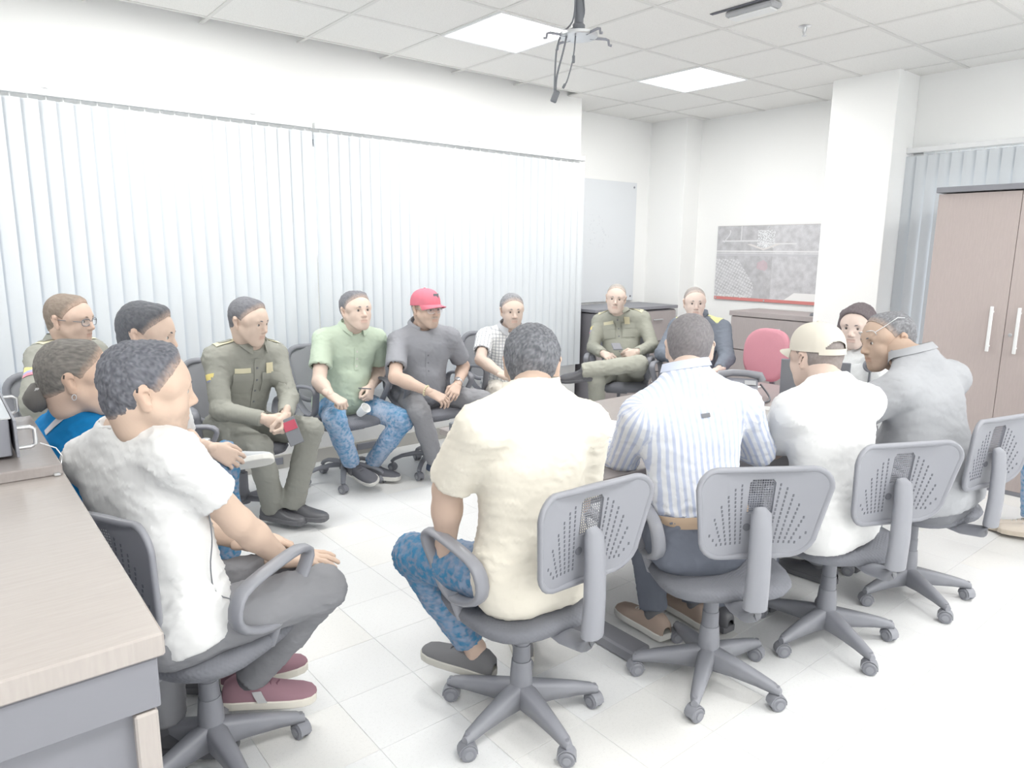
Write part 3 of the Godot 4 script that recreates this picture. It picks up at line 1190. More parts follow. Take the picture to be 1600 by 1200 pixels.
func tall_cabinet() -> void:
	var t := thing("tall_cabinet", "tall two-door brown wooden cabinet with long pale handles", "cabinet", Vector3(-1.53, 0, -5.5))
	var g := Geo.new()
	g.box(Vector3(0, 0.97, -0.02), Vector3(0.94, 1.9, 0.44), 0.002)
	part(t, "body", g, M["cabinet wood"])
	part(t, "top", bx(Vector3(0.97, 0.035, 0.50), Vector3(0, 1.945, 0), 0.003), M["dark edge"])
	part(t, "plinth", bx(Vector3(0.93, 0.03, 0.44), Vector3(0, 0.015, 0), 0.002), M["dark edge"])
	for s in [-1, 1]:
		var d := part(t, "door", bx(Vector3(0.474, 1.89, 0.018), Vector3(s * 0.2385, 0.975, 0.214), 0.0015), M["cabinet wood"])
		g = Geo.new()
		g.box(Vector3(s * 0.075, 1.06, 0.252), Vector3(0.02, 0.29, 0.010), 0.003)
		for k in [-1, 1]:
			g.box(Vector3(s * 0.075, 1.06 + k * 0.11, 0.235), Vector3(0.012, 0.012, 0.03), 0.002)
		part(d, "handle", g, M["white metal"], "long pale bar handle")
		if s > 0:
			g = Geo.new()
			g.lathe([Vector2(0, 0), Vector2(0.011, 0), Vector2(0.011, 0.006), Vector2(0.008, 0.008), Vector2(0, 0.008)], 14, Transform3D(Basis(Vector3.RIGHT, PI / 2), Vector3(0.035, 1.03, 0.222)))
			part(d, "lock", g, M["steel"], "round metal lock")


func drawer_front(t: Node3D, at: Vector3, size: Vector3, n: Vector3, m: Material) -> void:
	var d := part(t, "drawer", bx(size, at, 0.003), m)
	var side := Vector3.UP.cross(n)
	var g := Geo.new()
	var w: float = 0.14
	g.box(at + n * 0.024 + Vector3.UP * size.y * 0.22, (side * w).abs() + Vector3(0, 0.012, 0) + n.abs() * 0.012, 0.003)
	for k in [-1, 1]:
		g.box(at + n * 0.014 + Vector3.UP * size.y * 0.22 + side * (k * 0.055), Vector3(0.012, 0.012, 0.012) + n.abs() * 0.012, 0.001)
	part(d, "handle", g, M["steel"])


func low_cabinets() -> void:
	# in the recess behind the officer with crossed legs
	var t := thing("filing_cabinet", "low dark filing cabinet in the wall recess behind a seated uniformed person", "cabinet", Vector3(-4.86, 0, -5.32))
	part(t, "body", bx(Vector3(0.5, 0.94, 1.16), Vector3(-0.01, 0.49, 0), 0.003), M["dark wood"])
	part(t, "top", bx(Vector3(0.53, 0.03, 1.2), Vector3(0, 0.985, 0), 0.003), M["dark edge"])
	for i in 3:
		for k in [-1, 1]:
			drawer_front(t, Vector3(0.25, 0.80 - 0.31 * i, k * 0.29), Vector3(0.018, 0.3, 0.57), Vector3.RIGHT, M["drawer wood"])
	# under the aerial picture
	t = thing("filing_cabinet", "low brown filing cabinet under the aerial picture behind the red chair", "cabinet", Vector3(-3.44, 0, -6.04))
	part(t, "body", bx(Vector3(0.90, 0.93, 0.44), Vector3(0, 0.485, 0), 0.003), M["drawer wood"])
	part(t, "top", bx(Vector3(0.93, 0.045, 0.49), Vector3(0, 0.975, 0), 0.003), M["drawer wood"])
	for i in 3:
		drawer_front(t, Vector3(0, 0.795 - 0.31 * i, 0.229), Vector3(0.89, 0.3, 0.018), Vector3.BACK, M["drawer wood"])


func near_cabinet() -> void:
	var t := thing("credenza", "long wooden credenza with grey end panel at the lower left", "cabinet", Vector3(-1.63, 0, 0.2))
	part(t, "top", bx(Vector3(1.26, 0.035, 0.80), Vector3(0, 0.982, 0), 0.003), M["desk wood"])
	part(t, "body", bx(Vector3(1.22, 0.90, 0.74), Vector3(0, 0.515, 0), 0.002), M["panel grey"])
	part(t, "fascia", bx(Vector3(0.012, 0.075, 0.78), Vector3(0.618, 0.925, 0), 0.002), M["panel grey"])
	part(t, "corner_post", bx(Vector3(0.03, 0.885, 0.03), Vector3(0.612, 0.443, -0.37), 0.003), M["desk wood"])
	part(t, "plinth", bx(Vector3(1.18, 0.06, 0.70), Vector3(0, 0.03, 0), 0.002), M["dark edge"])
	# riser slab and rack unit on it
	single("riser_board", bx(Vector3(0.62, 0.026, 0.56), Vector3.ZERO, 0.003), M["table wood"], "brown wooden board under the grey rack unit", "board", Vector3(-2.20, 1.0125, 0.085))
	var r := thing("rack_unit", "grey metal rack unit with handles on the credenza", "rack unit", Vector3(-2.22, 1.0255, 0.08))
	part(r, "body", bx(Vector3(0.44, 0.088, 0.42), Vector3(0, 0.052, 0.02), 0.002), M["equipment grey"])
	part(r, "face_plate", bx(Vector3(0.482, 0.089, 0.006), Vector3(0, 0.052, -0.20), 0.001), M["equipment grey"])
	part(r, "lid", bx(Vector3(0.436, 0.003, 0.40), Vector3(0, 0.0975, 0.03), 0.001), M["rack lid"])
	part(r, "lid_edge", bx(Vector3(0.438, 0.004, 0.03), Vector3(0, 0.0985, -0.18), 0.001), M["steel"])
	for s in [-1, 1]:
		var g := Geo.new()
		g.tube([Vector3(s * 0.222, 0.026, -0.20), Vector3(s * 0.222, 0.026, -0.228), Vector3(s * 0.222, 0.032, -0.238), Vector3(s * 0.222, 0.068, -0.238), Vector3(s * 0.222, 0.074, -0.228), Vector3(s * 0.222, 0.074, -0.20)], 0.005, 8)
		part(r, "handle", g, M["steel"])
	for k in 4:
		var g := Geo.new()
		g.lathe([Vector2(0, 0), Vector2(0.006, 0), Vector2(0.005, 0.003), Vector2(0, 0.0035)], 10, Transform3D(Basis(Vector3.BACK, -PI / 2), Vector3(0.22, 0.035 + 0.036 * (k % 2), -0.12 + 0.22 * (k / 2))))
		part(r, "screw", g, M["steel"])
	for k in 4:
		part(r, "foot", bx(Vector3(0.03, 0.009, 0.03), Vector3(-0.18 + 0.36 * (k % 2), 0.0045, -0.15 + 0.34 * (k / 2)), 0.001), M["black plastic"])
	var g := Geo.new()
	g.tube([Vector3(-1.985, 1.06, -0.165), Vector3(-1.975, 1.045, -0.195), Vector3(-1.968, 1.025, -0.205), Vector3(-1.95, 1.014, -0.20), Vector3(-1.925, 1.012, -0.195)], 0.0016, 5)
	var kb := Geo.new()
	kb.box(Vector3(-1.90, 1.004, -0.183), Vector3(0.04, 0.007, 0.014), 0.002)
	var kt := thing("key_tag", "small silver key tag on a cord at the credenza edge", "key tag")
	part(kt, "cord", g, M["steel"])
	part(kt, "tag", kb, M["steel"])


# ---------------------------------------------------------------- people
const JN := ["pel", "chest", "neck", "head", "sl", "sr", "el", "er", "wl", "wr", "hl", "hr", "kl", "kr", "al", "ar"]
const POSE := {
	"p5": [-4.03, 0.51, -1.27, -3.94, 0.83, -1.3, -3.88, 0.99, -1.32, -3.8, 1.14, -1.29, -3.96, 0.93, -1.49, -3.87, 0.95, -1.13, -3.78, 0.71, -1.48, -3.76, 0.69, -1.11, -3.55, 0.67, -1.37, -3.56, 0.66, -1.27, -4.04, 0.51, -1.36, -4.05, 0.51, -1.18, -3.66, 0.54, -1.55, -3.63, 0.5, -1.25, -3.71, 0.13, -1.45, -3.77, 0.12, -1.36],
	"p6": [-4.34, 0.51, -2.07, -4.26, 0.84, -2.08, -4.21, 1, -2.09, -4.11, 1.14, -2.07, -4.22, 0.94, -2.27, -4.23, 0.96, -1.9, -4.33, 0.69, -2.34, -4.09, 0.72, -1.8, -4.14, 0.64, -2.18, -3.85, 0.68, -1.76, -4.33, 0.5, -2.17, -4.33, 0.5, -1.98, -3.92, 0.44, -2.29, -3.93, 0.51, -1.82, -4.15, 0.11, -2.17, -4.09, 0.16, -2],
	"p7": [-4.19, 0.52, -2.58, -4.08, 0.83, -2.54, -4.09, 1, -2.54, -4, 1.14, -2.52, -3.98, 0.94, -2.7, -4.08, 0.93, -2.35, -4.07, 0.72, -2.87, -3.91, 0.73, -2.23, -3.9, 0.63, -2.7, -3.71, 0.65, -2.36, -4.2, 0.52, -2.68, -4.2, 0.52, -2.49, -3.8, 0.52, -2.84, -3.8, 0.51, -2.34, -3.77, 0.1, -2.77, -3.87, 0.13, -2.5],
	"p8": [-4.28, 0.47, -3.41, -4.18, 0.78, -3.36, -4.11, 0.94, -3.32, -4.05, 1.09, -3.29, -4.07, 0.9, -3.51, -4.22, 0.89, -3.17, -4.17, 0.66, -3.62, -4.03, 0.76, -2.99, -3.92, 0.62, -3.6, -3.79, 0.67, -3.02, -4.25, 0.47, -3.5, -4.28, 0.47, -3.31, -3.83, 0.52, -3.5, -3.93, 0.51, -3.07, -3.83, 0.1, -3.5, -3.89, 0.1, -3.17],
	"p9": [-4.04, 0.52, -4.5, -4.13, 0.83, -4.56, -4.11, 0.99, -4.51, -4.08, 1.14, -4.43, -4.01, 0.97, -4.69, -4.31, 0.93, -4.48, -3.82, 0.76, -4.61, -4.2, 0.73, -4.3, -3.78, 0.73, -4.36, -3.97, 0.71, -4.19, -3.96, 0.53, -4.56, -4.12, 0.53, -4.46, -3.67, 0.66, -4.28, -3.94, 0.52, -4.08, -3.96, 0.6, -3.97, -4.07, 0.15, -4.24],
	"p10": [-3.38, 0.52, -4.57, -3.44, 0.83, -4.68, -3.44, 1, -4.68, -3.4, 1.14, -4.58, -3.29, 0.94, -4.8, -3.64, 0.93, -4.69, -3.14, 0.73, -4.67, -3.61, 0.73, -4.48, -3.05, 0.68, -4.44, -3.37, 0.73, -4.38, -3.3, 0.52, -4.61, -3.47, 0.52, -4.53, -3.06, 0.52, -4.26, -3.33, 0.52, -4.12, -3.05, 0.1, -4.25, -3.33, 0.1, -4.12],
	"p1": [-4.06, 0.54, -0.51, -4.09, 0.87, -0.5, -4.12, 1.03, -0.49, -4.03, 1.17, -0.51, -4.23, 0.98, -0.63, -3.97, 1, -0.37, -4.08, 0.76, -0.72, -3.75, 0.83, -0.3, -3.84, 0.69, -0.79, -3.71, 0.59, -0.35, -4.07, 0.54, -0.6, -4.03, 0.54, -0.41, -3.66, 0.52, -0.74, -3.6, 0.52, -0.44, -3.67, 0.1, -0.74, -3.6, 0.1, -0.44],
	"p3": [-3.26, 0.54, -0.49, -3.21, 0.86, -0.58, -3.21, 1.04, -0.62, -3.11, 1.18, -0.65, -3.32, 0.94, -0.76, -3.02, 0.96, -0.55, -3.43, 0.68, -0.83, -3.12, 0.73, -0.69, -3.17, 0.66, -0.85, -2.9, 0.73, -0.81, -3.35, 0.54, -0.53, -3.17, 0.54, -0.46, -3.25, 0.52, -0.95, -2.92, 0.61, -0.81, -3.25, 0.1, -0.95, -3.3, 0.6, -0.98],
	"p2": [-2.54, 0.52, -0.17, -2.58, 0.82, -0.27, -2.61, 0.99, -0.32, -2.53, 1.12, -0.32, -2.78, 0.9, -0.28, -2.43, 0.93, -0.34, -2.68, 0.67, -0.39, -2.34, 0.74, -0.16, -2.54, 0.67, -0.58, -2.15, 0.66, -0.29, -2.61, 0.52, -0.23, -2.47, 0.52, -0.12, -2.42, 0.5, -0.59, -2.17, 0.5, -0.41, -2.41, 0.1, -0.6, -2.16, 0.1, -0.42],
	"p4": [-1.97, 0.53, -0.44, -2.03, 0.86, -0.39, -2.06, 1.03, -0.37, -1.96, 1.16, -0.4, -2.21, 0.94, -0.29, -1.87, 1.01, -0.43, -2.27, 0.72, -0.47, -1.91, 0.78, -0.59, -2.11, 0.63, -0.68, -1.99, 0.6, -0.74, -2.06, 0.53, -0.4, -1.88, 0.53, -0.39, -2.09, 0.51, -0.83, -1.9, 0.52, -0.82, -2.27, 0.16, -0.69, -2.1, 0.19, -0.65],
	"p11": [-1.53, 0.56, -1.34, -1.55, 0.9, -1.34, -1.56, 1.09, -1.35, -1.67, 1.17, -1.44, -1.54, 1.04, -1.14, -1.49, 1, -1.51, -1.7, 0.82, -1.14, -1.57, 0.73, -1.55, -1.73, 0.6, -1.15, -1.82, 0.71, -1.57, -1.54, 0.56, -1.24, -1.52, 0.56, -1.43, -1.9, 0.54, -1.14, -1.87, 0.51, -1.5, -1.82, 0.17, -1.33, -1.9, 0.1, -1.61],
	"p12": [-1.39, 0.55, -1.98, -1.45, 0.89, -1.97, -1.48, 1.09, -1.98, -1.57, 1.18, -2.1, -1.53, 0.98, -1.8, -1.36, 1, -2.13, -1.7, 0.78, -1.91, -1.41, 0.8, -2.34, -1.96, 0.79, -1.89, -1.67, 0.79, -2.34, -1.43, 0.55, -1.89, -1.37, 0.55, -2.07, -1.78, 0.52, -2.13, -1.74, 0.51, -2.28, -1.68, 0.11, -2.11, -1.64, 0.1, -2.33],
	"p13": [-1.195, 0.54, -2.54, -1.23, 0.86, -2.51, -1.25, 1.04, -2.52, -1.36, 1.13, -2.61, -1.29, 0.97, -2.34, -1.2, 0.97, -2.7, -1.44, 0.78, -2.49, -1.42, 0.8, -2.76, -1.63, 0.79, -2.33, -1.68, 0.79, -2.77, -1.205, 0.54, -2.45, -1.195, 0.54, -2.64, -1.57, 0.52, -2.37, -1.55, 0.52, -2.68, -1.57, 0.1, -2.37, -1.55, 0.1, -2.68],
	"p15": [-1.11, 0.53, -3.25, -1.19, 0.87, -3.23, -1.24, 1.07, -3.23, -1.39, 1.14, -3.29, -1.23, 0.97, -3.04, -1.17, 0.99, -3.42, -1.45, 0.8, -2.91, -1.39, 0.8, -3.49, -1.68, 0.79, -3.04, -1.66, 0.79, -3.49, -1.11, 0.52, -3.15, -1.11, 0.52, -3.35, -1.55, 0.53, -3.06, -1.55, 0.53, -3.44, -1.52, 0.09, -3.13, -1.52, 0.09, -3.37],
	"p14": [-1.88, 0.55, -4.16, -1.92, 0.805, -4.12, -1.92, 0.955, -4.18, -1.9, 1.12, -4.08, -1.77, 0.945, -4.05, -2.1, 0.915, -4.15, -1.67, 0.695, -4.03, -2.12, 0.645, -4.1, -1.78, 0.64, -3.84, -2.04, 0.64, -3.88, -1.8, 0.55, -4.12, -1.97, 0.55, -4.17, -1.86, 0.5, -3.73, -2.15, 0.5, -3.82, -1.86, 0.11, -3.71, -2.15, 0.11, -3.81],
	"p16": [-0.66, 0.57, -4.6, -0.7, 0.9, -4.58, -0.65, 1.06, -4.59, -0.73, 1.21, -4.56, -0.67, 1.01, -4.39, -0.78, 1.02, -4.74, -0.62, 0.73, -4.36, -0.77, 0.74, -4.81, -0.87, 0.72, -4.28, -1.01, 0.72, -4.74, -0.62, 0.58, -4.51, -0.69, 0.58, -4.69, -1.01, 0.51, -4.67, -1.11, 0.52, -4.62, -1.01, 0.11, -4.54, -1.07, 0.1, -4.56],
}


func cloth(called: String, col: Color, rough := 0.9) -> StandardMaterial3D:
	if M.has(called):
		return M[called]
	var m := hexm(called, col, rough, 0.0, 0.25)
	if not M.has("weave"):
		var nz := noise(1.0, 33)
		M["weave"] = bump(96, 96, 2.0, func(x, y): return 0.5 + 0.16 * sin(x * PI / 3) * sin(y * PI / 3) + 0.28 * nz.get_noise_2d(x * 0.9, y * 0.9))
	m.normal_enabled = true
	m.normal_texture = M["weave"]
	m.normal_scale = 0.25
	m.uv1_triplanar = true
	m.uv1_scale = Vector3.ONE * 22.0
	return m


func washed(called: String, a: Color, b: Color, c: Color, freq: float, bias: float) -> StandardMaterial3D:
	# washed denim: indigo, worn and pale patches
	if M.has(called):
		return M[called]
	var m := hexm(called, Color.WHITE, 0.9, 0.0, 0.25)
	var n1 := noise(1.0, 51, 4)
	var n2 := noise(1.0, 52, 2)
	m.albedo_texture = tex(320, 320, func(x, y):
		var f := n1.get_noise_2d(x * freq, y * freq) * 0.75 + bias
		var big := n2.get_noise_2d(x * 0.012, y * 0.012)
		var col := a.lerp(b, smoothstep(-0.14, 0.0, f + big * 0.35))
		return col.lerp(c, smoothstep(-0.05, 0.5, f + big)))
	m.uv1_triplanar = true
	m.uv1_scale = Vector3.ONE
	return m


func head_geo() -> Geo:
	if geo_cache.has("head"):
		return geo_cache["head"]
	var s := Sdf.new(Vector3(-0.105, -0.17, -0.135), Vector3(0.105, 0.13, 0.125), 0.0042)
	var X := Vector3.RIGHT
	s.cap(Vector3(0, 0.035, -0.022), Vector3(0, 0.035, 0.03), 0.076, 0.077, 0.02)
	s.cap(Vector3(0, -0.02, 0.035), Vector3(0, -0.03, 0.04), 0.062, 0.056, 0.03)
	s.cap(Vector3(0, 0.005, -0.04), Vector3(0, -0.06, -0.045), 0.060, 0.046, 0.03)
	for k in [-1.0, 1.0]:
		s.cap(Vector3(k * 0.050, -0.035, 0.0), Vector3(k * 0.024, -0.092, -0.062), 0.022, 0.019, 0.025)
		s.cap(Vector3(k * 0.040, -0.022, -0.064), Vector3(k * 0.040, -0.024, -0.064), 0.022, 0.022, 0.02)
		s.cap(Vector3(k * 0.055, 0.02, -0.045), Vector3(k * 0.05, 0.03, -0.05), 0.022, 0.022, 0.02)
	for k in [-1.0, 1.0]:
		s.cap(Vector3(k * 0.030, -0.045, -0.050), Vector3(k * 0.026, -0.062, -0.050), 0.031, 0.029, 0.025)
	s.cap(Vector3(-0.012, -0.098, -0.070), Vector3(0.012, -0.098, -0.070), 0.019, 0.019, 0.02)
	s.cap(Vector3(0, -0.055, -0.066), Vector3(0, -0.062, -0.066), 0.031, 0.029, 0.02)
	s.cap(Vector3(-0.034, 0.025, -0.082), Vector3(0.034, 0.025, -0.082), 0.013, 0.013, 0.012)
	for k in [-1.0, 1.0]:
		s.cap(Vector3(k * 0.031, 0.006, -0.101), Vector3(k * 0.031, 0.005, -0.101), 0.013, 0.013, 0.010, Vector3.ZERO, 1.0, true)
	s.cap(Vector3(0, 0.014, -0.092), Vector3(0, -0.026, -0.111), 0.0075, 0.0115, 0.010)
	for k in [-1.0, 1.0]:
		s.cap(Vector3(k * 0.012, -0.032, -0.100), Vector3(k * 0.010, -0.031, -0.104), 0.0075, 0.0075, 0.007)
	s.cap(Vector3(-0.019, -0.0560, -0.0905), Vector3(0.019, -0.0560, -0.0905), 0.0062, 0.0062, 0.006)
	s.cap(Vector3(-0.016, -0.0685, -0.0895), Vector3(0.016, -0.0685, -0.0895), 0.0072, 0.0072, 0.006)
	s.cap(Vector3(-0.021, -0.0622, -0.101), Vector3(0.021, -0.0622, -0.101), 0.0035, 0.0035, 0.004, Vector3.ZERO, 1.0, true)
	# ears
	for k in [-1.0, 1.0]:
		var ax := Vector3(k, 0, 0.35).normalized()
		s.cap(Vector3(k * 0.081, 0.014, 0.022), Vector3(k * 0.077, -0.026, 0.010), 0.019, 0.013, 0.008, ax, 2.6)
		s.cap(Vector3(k * 0.089, 0.008, 0.014), Vector3(k * 0.086, -0.010, 0.008), 0.008, 0.006, 0.006, Vector3.ZERO, 1.0, true)
	s.cap(Vector3(0, -0.05, 0.022), Vector3(0, -0.085, 0.026), 0.051, 0.050, 0.03)
	var g := s.mesh()
	for p in g.v:
		var col := Color(1, 1, 1)
		var lip := smoothstep(0.0125, 0.008, absf(p.y + 0.0622)) * smoothstep(0.026, 0.018, absf(p.x)) * smoothstep(-0.086, -0.089, p.z)
		col = col.lerp(Color(0.80, 0.60, 0.58), lip * 0.5)
		# warmer blood tone of nose, cheeks and ears
		var warm := smoothstep(0.024, 0.0, Vector2(p.x, p.y + 0.028).length()) * smoothstep(-0.09, -0.10, p.z) + smoothstep(0.076, 0.084, absf(p.x)) * 0.8
		col = col.lerp(Color(1.0, 0.90, 0.86), minf(warm, 1.0) * 0.6)
		g.c.append(col)
	geo_cache["head"] = g
	return g


# stubble: hair pigment on jaw, chin and lip
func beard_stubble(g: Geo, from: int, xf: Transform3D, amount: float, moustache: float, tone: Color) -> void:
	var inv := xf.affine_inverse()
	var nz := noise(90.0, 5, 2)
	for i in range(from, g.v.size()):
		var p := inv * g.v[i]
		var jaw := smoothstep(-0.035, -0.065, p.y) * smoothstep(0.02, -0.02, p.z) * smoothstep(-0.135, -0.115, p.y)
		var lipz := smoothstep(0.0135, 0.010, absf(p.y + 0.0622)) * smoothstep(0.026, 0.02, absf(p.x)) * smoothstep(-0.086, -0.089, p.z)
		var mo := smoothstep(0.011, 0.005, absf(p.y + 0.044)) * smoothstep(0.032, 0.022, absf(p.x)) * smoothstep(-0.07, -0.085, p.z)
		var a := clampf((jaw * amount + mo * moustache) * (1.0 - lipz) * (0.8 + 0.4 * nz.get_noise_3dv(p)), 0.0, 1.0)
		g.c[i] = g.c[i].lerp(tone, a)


func hand_geo(pose: String) -> Geo:
	var key := "hand_" + pose
	if geo_cache.has(key):
		return geo_cache[key]
	var cu: Array = {"rest": [28, 34, 22], "flat": [12, 14, 10], "grip": [62, 72, 40], "fist": [78, 88, 50], "drop": [20, 45, 30]}[pose]
	var s := Sdf.new(Vector3(-0.1, -0.1, -0.215), Vector3(0.065, 0.045, 0.05), 0.0046)
	var Y := Vector3.UP
	s.cap(Vector3(0, 0, 0.035), Vector3(0, 0, -0.02), 0.024, 0.026, 0.012, Y, 1.3)
	var kx := [-0.030, -0.0105, 0.0095, 0.0275]
	var kz := [-0.088, -0.093, -0.088, -0.080]
	var ln := [0.072, 0.080, 0.074, 0.058]
	for i in 4:
		s.cap(Vector3(kx[i] * 0.5, 0, -0.012), Vector3(kx[i], 0.002, kz[i]), 0.016, 0.0118, 0.012, Y, 1.15)
	for i in 4:
		var p := Vector3(kx[i], 0.002, kz[i])
		var spread: float = [-0.10, -0.02, 0.05, 0.13][i]
		var a := 0.0
		var r := 0.0092 if i < 3 else 0.0078
		for b in 3:
			a += deg_to_rad(cu[b] * (1.0 + 0.12 * (i - 1)))
			var d := Vector3(spread * cos(a), -sin(a), -cos(a)).normalized()
			var q: Vector3 = p + d * (ln[i] * [0.46, 0.30, 0.24][b])
			s.cap(p, q, r * (1.0 - 0.07 * b), r * (0.95 - 0.09 * b), 0.0035)
			p = q
	var fold: float = 0.3 if pose in ["flat", "drop"] else 1.0
	var t0 := Vector3(-0.016, -0.006, -0.020)
	var t1 := Vector3(-0.044, -0.010 - 0.010 * fold, -0.048)
	var t2 := Vector3(-0.055 + 0.014 * fold, -0.016 - 0.022 * fold, -0.080)
	var t3 := Vector3(-0.058 + 0.030 * fold, -0.020 - 0.026 * fold, -0.106)
	s.cap(t0, t1, 0.018, 0.0135, 0.012)
	s.cap(t1, t2, 0.0118, 0.0105, 0.006)
	s.cap(t2, t3, 0.0102, 0.0085, 0.004)
	var g := s.mesh()
	for p in g.v:
		g.c.append(Color.WHITE)
	geo_cache[key] = g
	return g


func hair_geo(h: Dictionary) -> Geo:
	var t: float = h.get("t", 0.008)
	var top: float = h.get("top", 0.008)
	var rec: float = h.get("rec", 0.0) + 0.012
	var low: float = h.get("low", 0.0)
	var s := Sdf.new(Vector3(-0.14, -0.2 if h.has("long") else -0.13, -0.14), Vector3(0.14, 0.165, 0.14), 0.0058)
	s.cap(Vector3(0, 0.035, -0.022), Vector3(0, 0.035, 0.031), 0.0755 + t, 0.0765 + t, 0.02)
	s.cap(Vector3(0, 0.055, -0.030), Vector3(0, 0.058, 0.025), 0.058 + top, 0.058 + top, 0.03)
	s.cap(Vector3(0, -0.02, 0.038), Vector3(0, -0.03, 0.043), 0.061 + t * 0.7, 0.055 + t * 0.5, 0.03)
	if h.has("quiff"):
		var qf: float = h.quiff
		s.cap(Vector3(-0.03, 0.092, -0.065), Vector3(0.035, 0.09, -0.062), 0.018 + qf, 0.018 + qf, 0.025)
	# forehead and face
	s.cap(Vector3(0, -0.075, -0.135), Vector3(0, -0.052 + rec, -0.135), 0.142, 0.142, 0.018, Vector3.ZERO, 1.0, true)
	if h.has("temple"):
		for k in [-1.0, 1.0]:
			s.cap(Vector3(k * 0.05, 0.06, -0.10), Vector3(k * 0.055, 0.02, -0.08), h.temple, h.temple, 0.016, Vector3.ZERO, 1.0, true)
	for k in [-1.0, 1.0]:
		s.cap(Vector3(k * 0.093, 0.0, 0.012), Vector3(k * 0.09, -0.04, 0.004), 0.028, 0.028, 0.010, Vector3.ZERO, 1.0, true)
	s.cut(Vector3(0, -1, -0.39).normalized(), (0.035 + low) * 0.93)
	if h.get("long", 0.0) > 0.0:
		var L: float = h.long
		for k in [-1.0, 1.0]:
			s.cap(Vector3(k * 0.062, 0.06, -0.02), Vector3(k * 0.094, -0.06, -0.03), 0.034, 0.030, 0.02)
			s.cap(Vector3(k * 0.094, -0.06, -0.018), Vector3(k * 0.088, -0.165, -0.02), 0.030, 0.020, 0.02)
		s.cap(Vector3(0, 0.03, 0.05), Vector3(0, -0.115, 0.06), 0.06, 0.055, 0.03)
	var g := s.mesh()
	var amp: float = h.get("rough", 0.003)
	var st: Vector3 = h.get("grain", Vector3(70, 24, 24))
	var nz := noise(1.0, 11, 3)
	var n2 := noise(1.0, 17, 2)
	var fc0 := Vector3(0, -0.075, -0.135)
	var fc1 := Vector3(0, -0.052 + rec, -0.135)
	var edge := PackedFloat32Array()
	for i in g.v.size():
		var p := g.v[i]
		var q := Geometry3D.get_closest_point_to_segment(p, fc0, fc1)
		var ed := smoothstep(0.0, 0.05, p.distance_to(q) - 0.142)
		var lowe := p.y + 0.39 * p.z + 0.035 + low
		ed = minf(ed, smoothstep(-0.002, 0.035, lowe))
		if h.get("long", 0.0) > 0.0:
			ed = maxf(ed, 0.75)
		edge.append(ed)
		var sk := Geometry3D.get_closest_point_to_segment(p, Vector3(0, 0.035, -0.022), Vector3(0, 0.035, 0.031))
		var over := p.distance_to(sk) - 0.0765
		if over > 0.0016 and p.y > -0.01:
			p -= (p - sk).normalized() * ((over - 0.0016) * (1.0 - ed))
		g.v[i] = p + g.n[i] * (amp * (0.3 + 0.7 * ed) * nz.get_noise_3d(p.x * st.x, p.y * st.y, p.z * st.z))
	g.smooth()
	var c0: Color = h.get("col", Color("6b6b70")).srgb_to_linear()
	var c1: Color = h.get("col2", h.get("col", Color("6b6b70")).lightened(0.12)).srgb_to_linear()
	var under: Color = h.get("skin", Color("d8bfae")).srgb_to_linear()
	for i in g.v.size():
		var p := g.v[i]
		var f := n2.get_noise_3d(p.x * st.x * 3.0, p.y * st.y * 3.0, p.z * st.z * 3.0) * 0.9 + 0.4
		var col := c0.lerp(c1, clampf(f, 0.0, 1.0))
		# cropped hair lets the scalp through at its edge, strand by strand
		var thin := clampf((1.0 - edge[i] * 1.5) * (0.55 + 0.6 * n2.get_noise_3d(p.x * 300.0, p.y * 300.0, p.z * 300.0)), 0.0, 0.6)
		g.c.append(col.lerp(under, thin))
	return g


func cap_geo(opening: bool) -> Array:  # crown, brim, button, strap
	var crown := Geo.new()
	var nu := 96
	var rows := []
	for r in 37:
		var th := deg_to_rad(4.0 + 86.0 * r / 36.0)
		var row := []
		for k in nu:
			var ph := TAU * k / nu
			var seam := 1.0 - 0.012 * pow(absf(cos(ph * 3.0)), 24.0)
			var sp := pow(sin(th), 0.86)
			row.append(Vector3(sin(ph) * 0.092 * sp * seam, 0.018 + 0.108 * pow(cos(th), 0.8), -cos(ph) * 0.112 * sp * seam + 0.004))
		rows.append(row)
	rows.reverse()
	crown.sheet(rows, true)
	crown.uv.clear()
	if opening:
		# arched gap above the strap at the back
		var keep := PackedInt32Array()
		for t in range(0, crown.ix.size(), 3):
			var m := (crown.v[crown.ix[t]] + crown.v[crown.ix[t + 1]] + crown.v[crown.ix[t + 2]]) / 3.0
			var inside := m.z > 0.04 and Vector2(m.x / 0.048, (m.y - 0.020) / 0.040).length() < 1.0
			if not inside:
				keep.append_array([crown.ix[t], crown.ix[t + 1], crown.ix[t + 2]])
		crown.ix = keep
	var brim := Geo.new()
	rows = []
	for r in 6:
		var row := []
		var f := r / 5.0
		for k in 15:
			var u := k / 7.0 - 1.0
			var ph := u * 1.15
			var ext := 0.078 * (1.0 - 0.75 * u * u) * f
			row.append(Vector3(sin(ph) * 0.092 * (1.0 - 0.05 * f), 0.020 - 0.022 * u * u * f - 0.012 * f, -cos(ph) * 0.112 + 0.004 - ext))
		rows.append(row)
	brim.sheet(rows, false, 0.003)
	brim.uv.clear()
	var button := Geo.new()
	button.ball(Vector3(0, 0.126, 0.004), Vector3(0.008, 0.005, 0.008), 10)
	var strap := Geo.new()
	rows = []
	for r in 2:
		var row := []
		for k in 9:
			var ph := PI + (k / 4.0 - 1.0) * 0.75
			row.append(Vector3(sin(ph) * 0.0925, 0.030 - 0.022 * r, -cos(ph) * 0.1125 + 0.004))
		rows.append(row)
	strap.sheet(rows, false, 0.003)
	strap.uv.clear()
	return [crown, brim, button, strap]


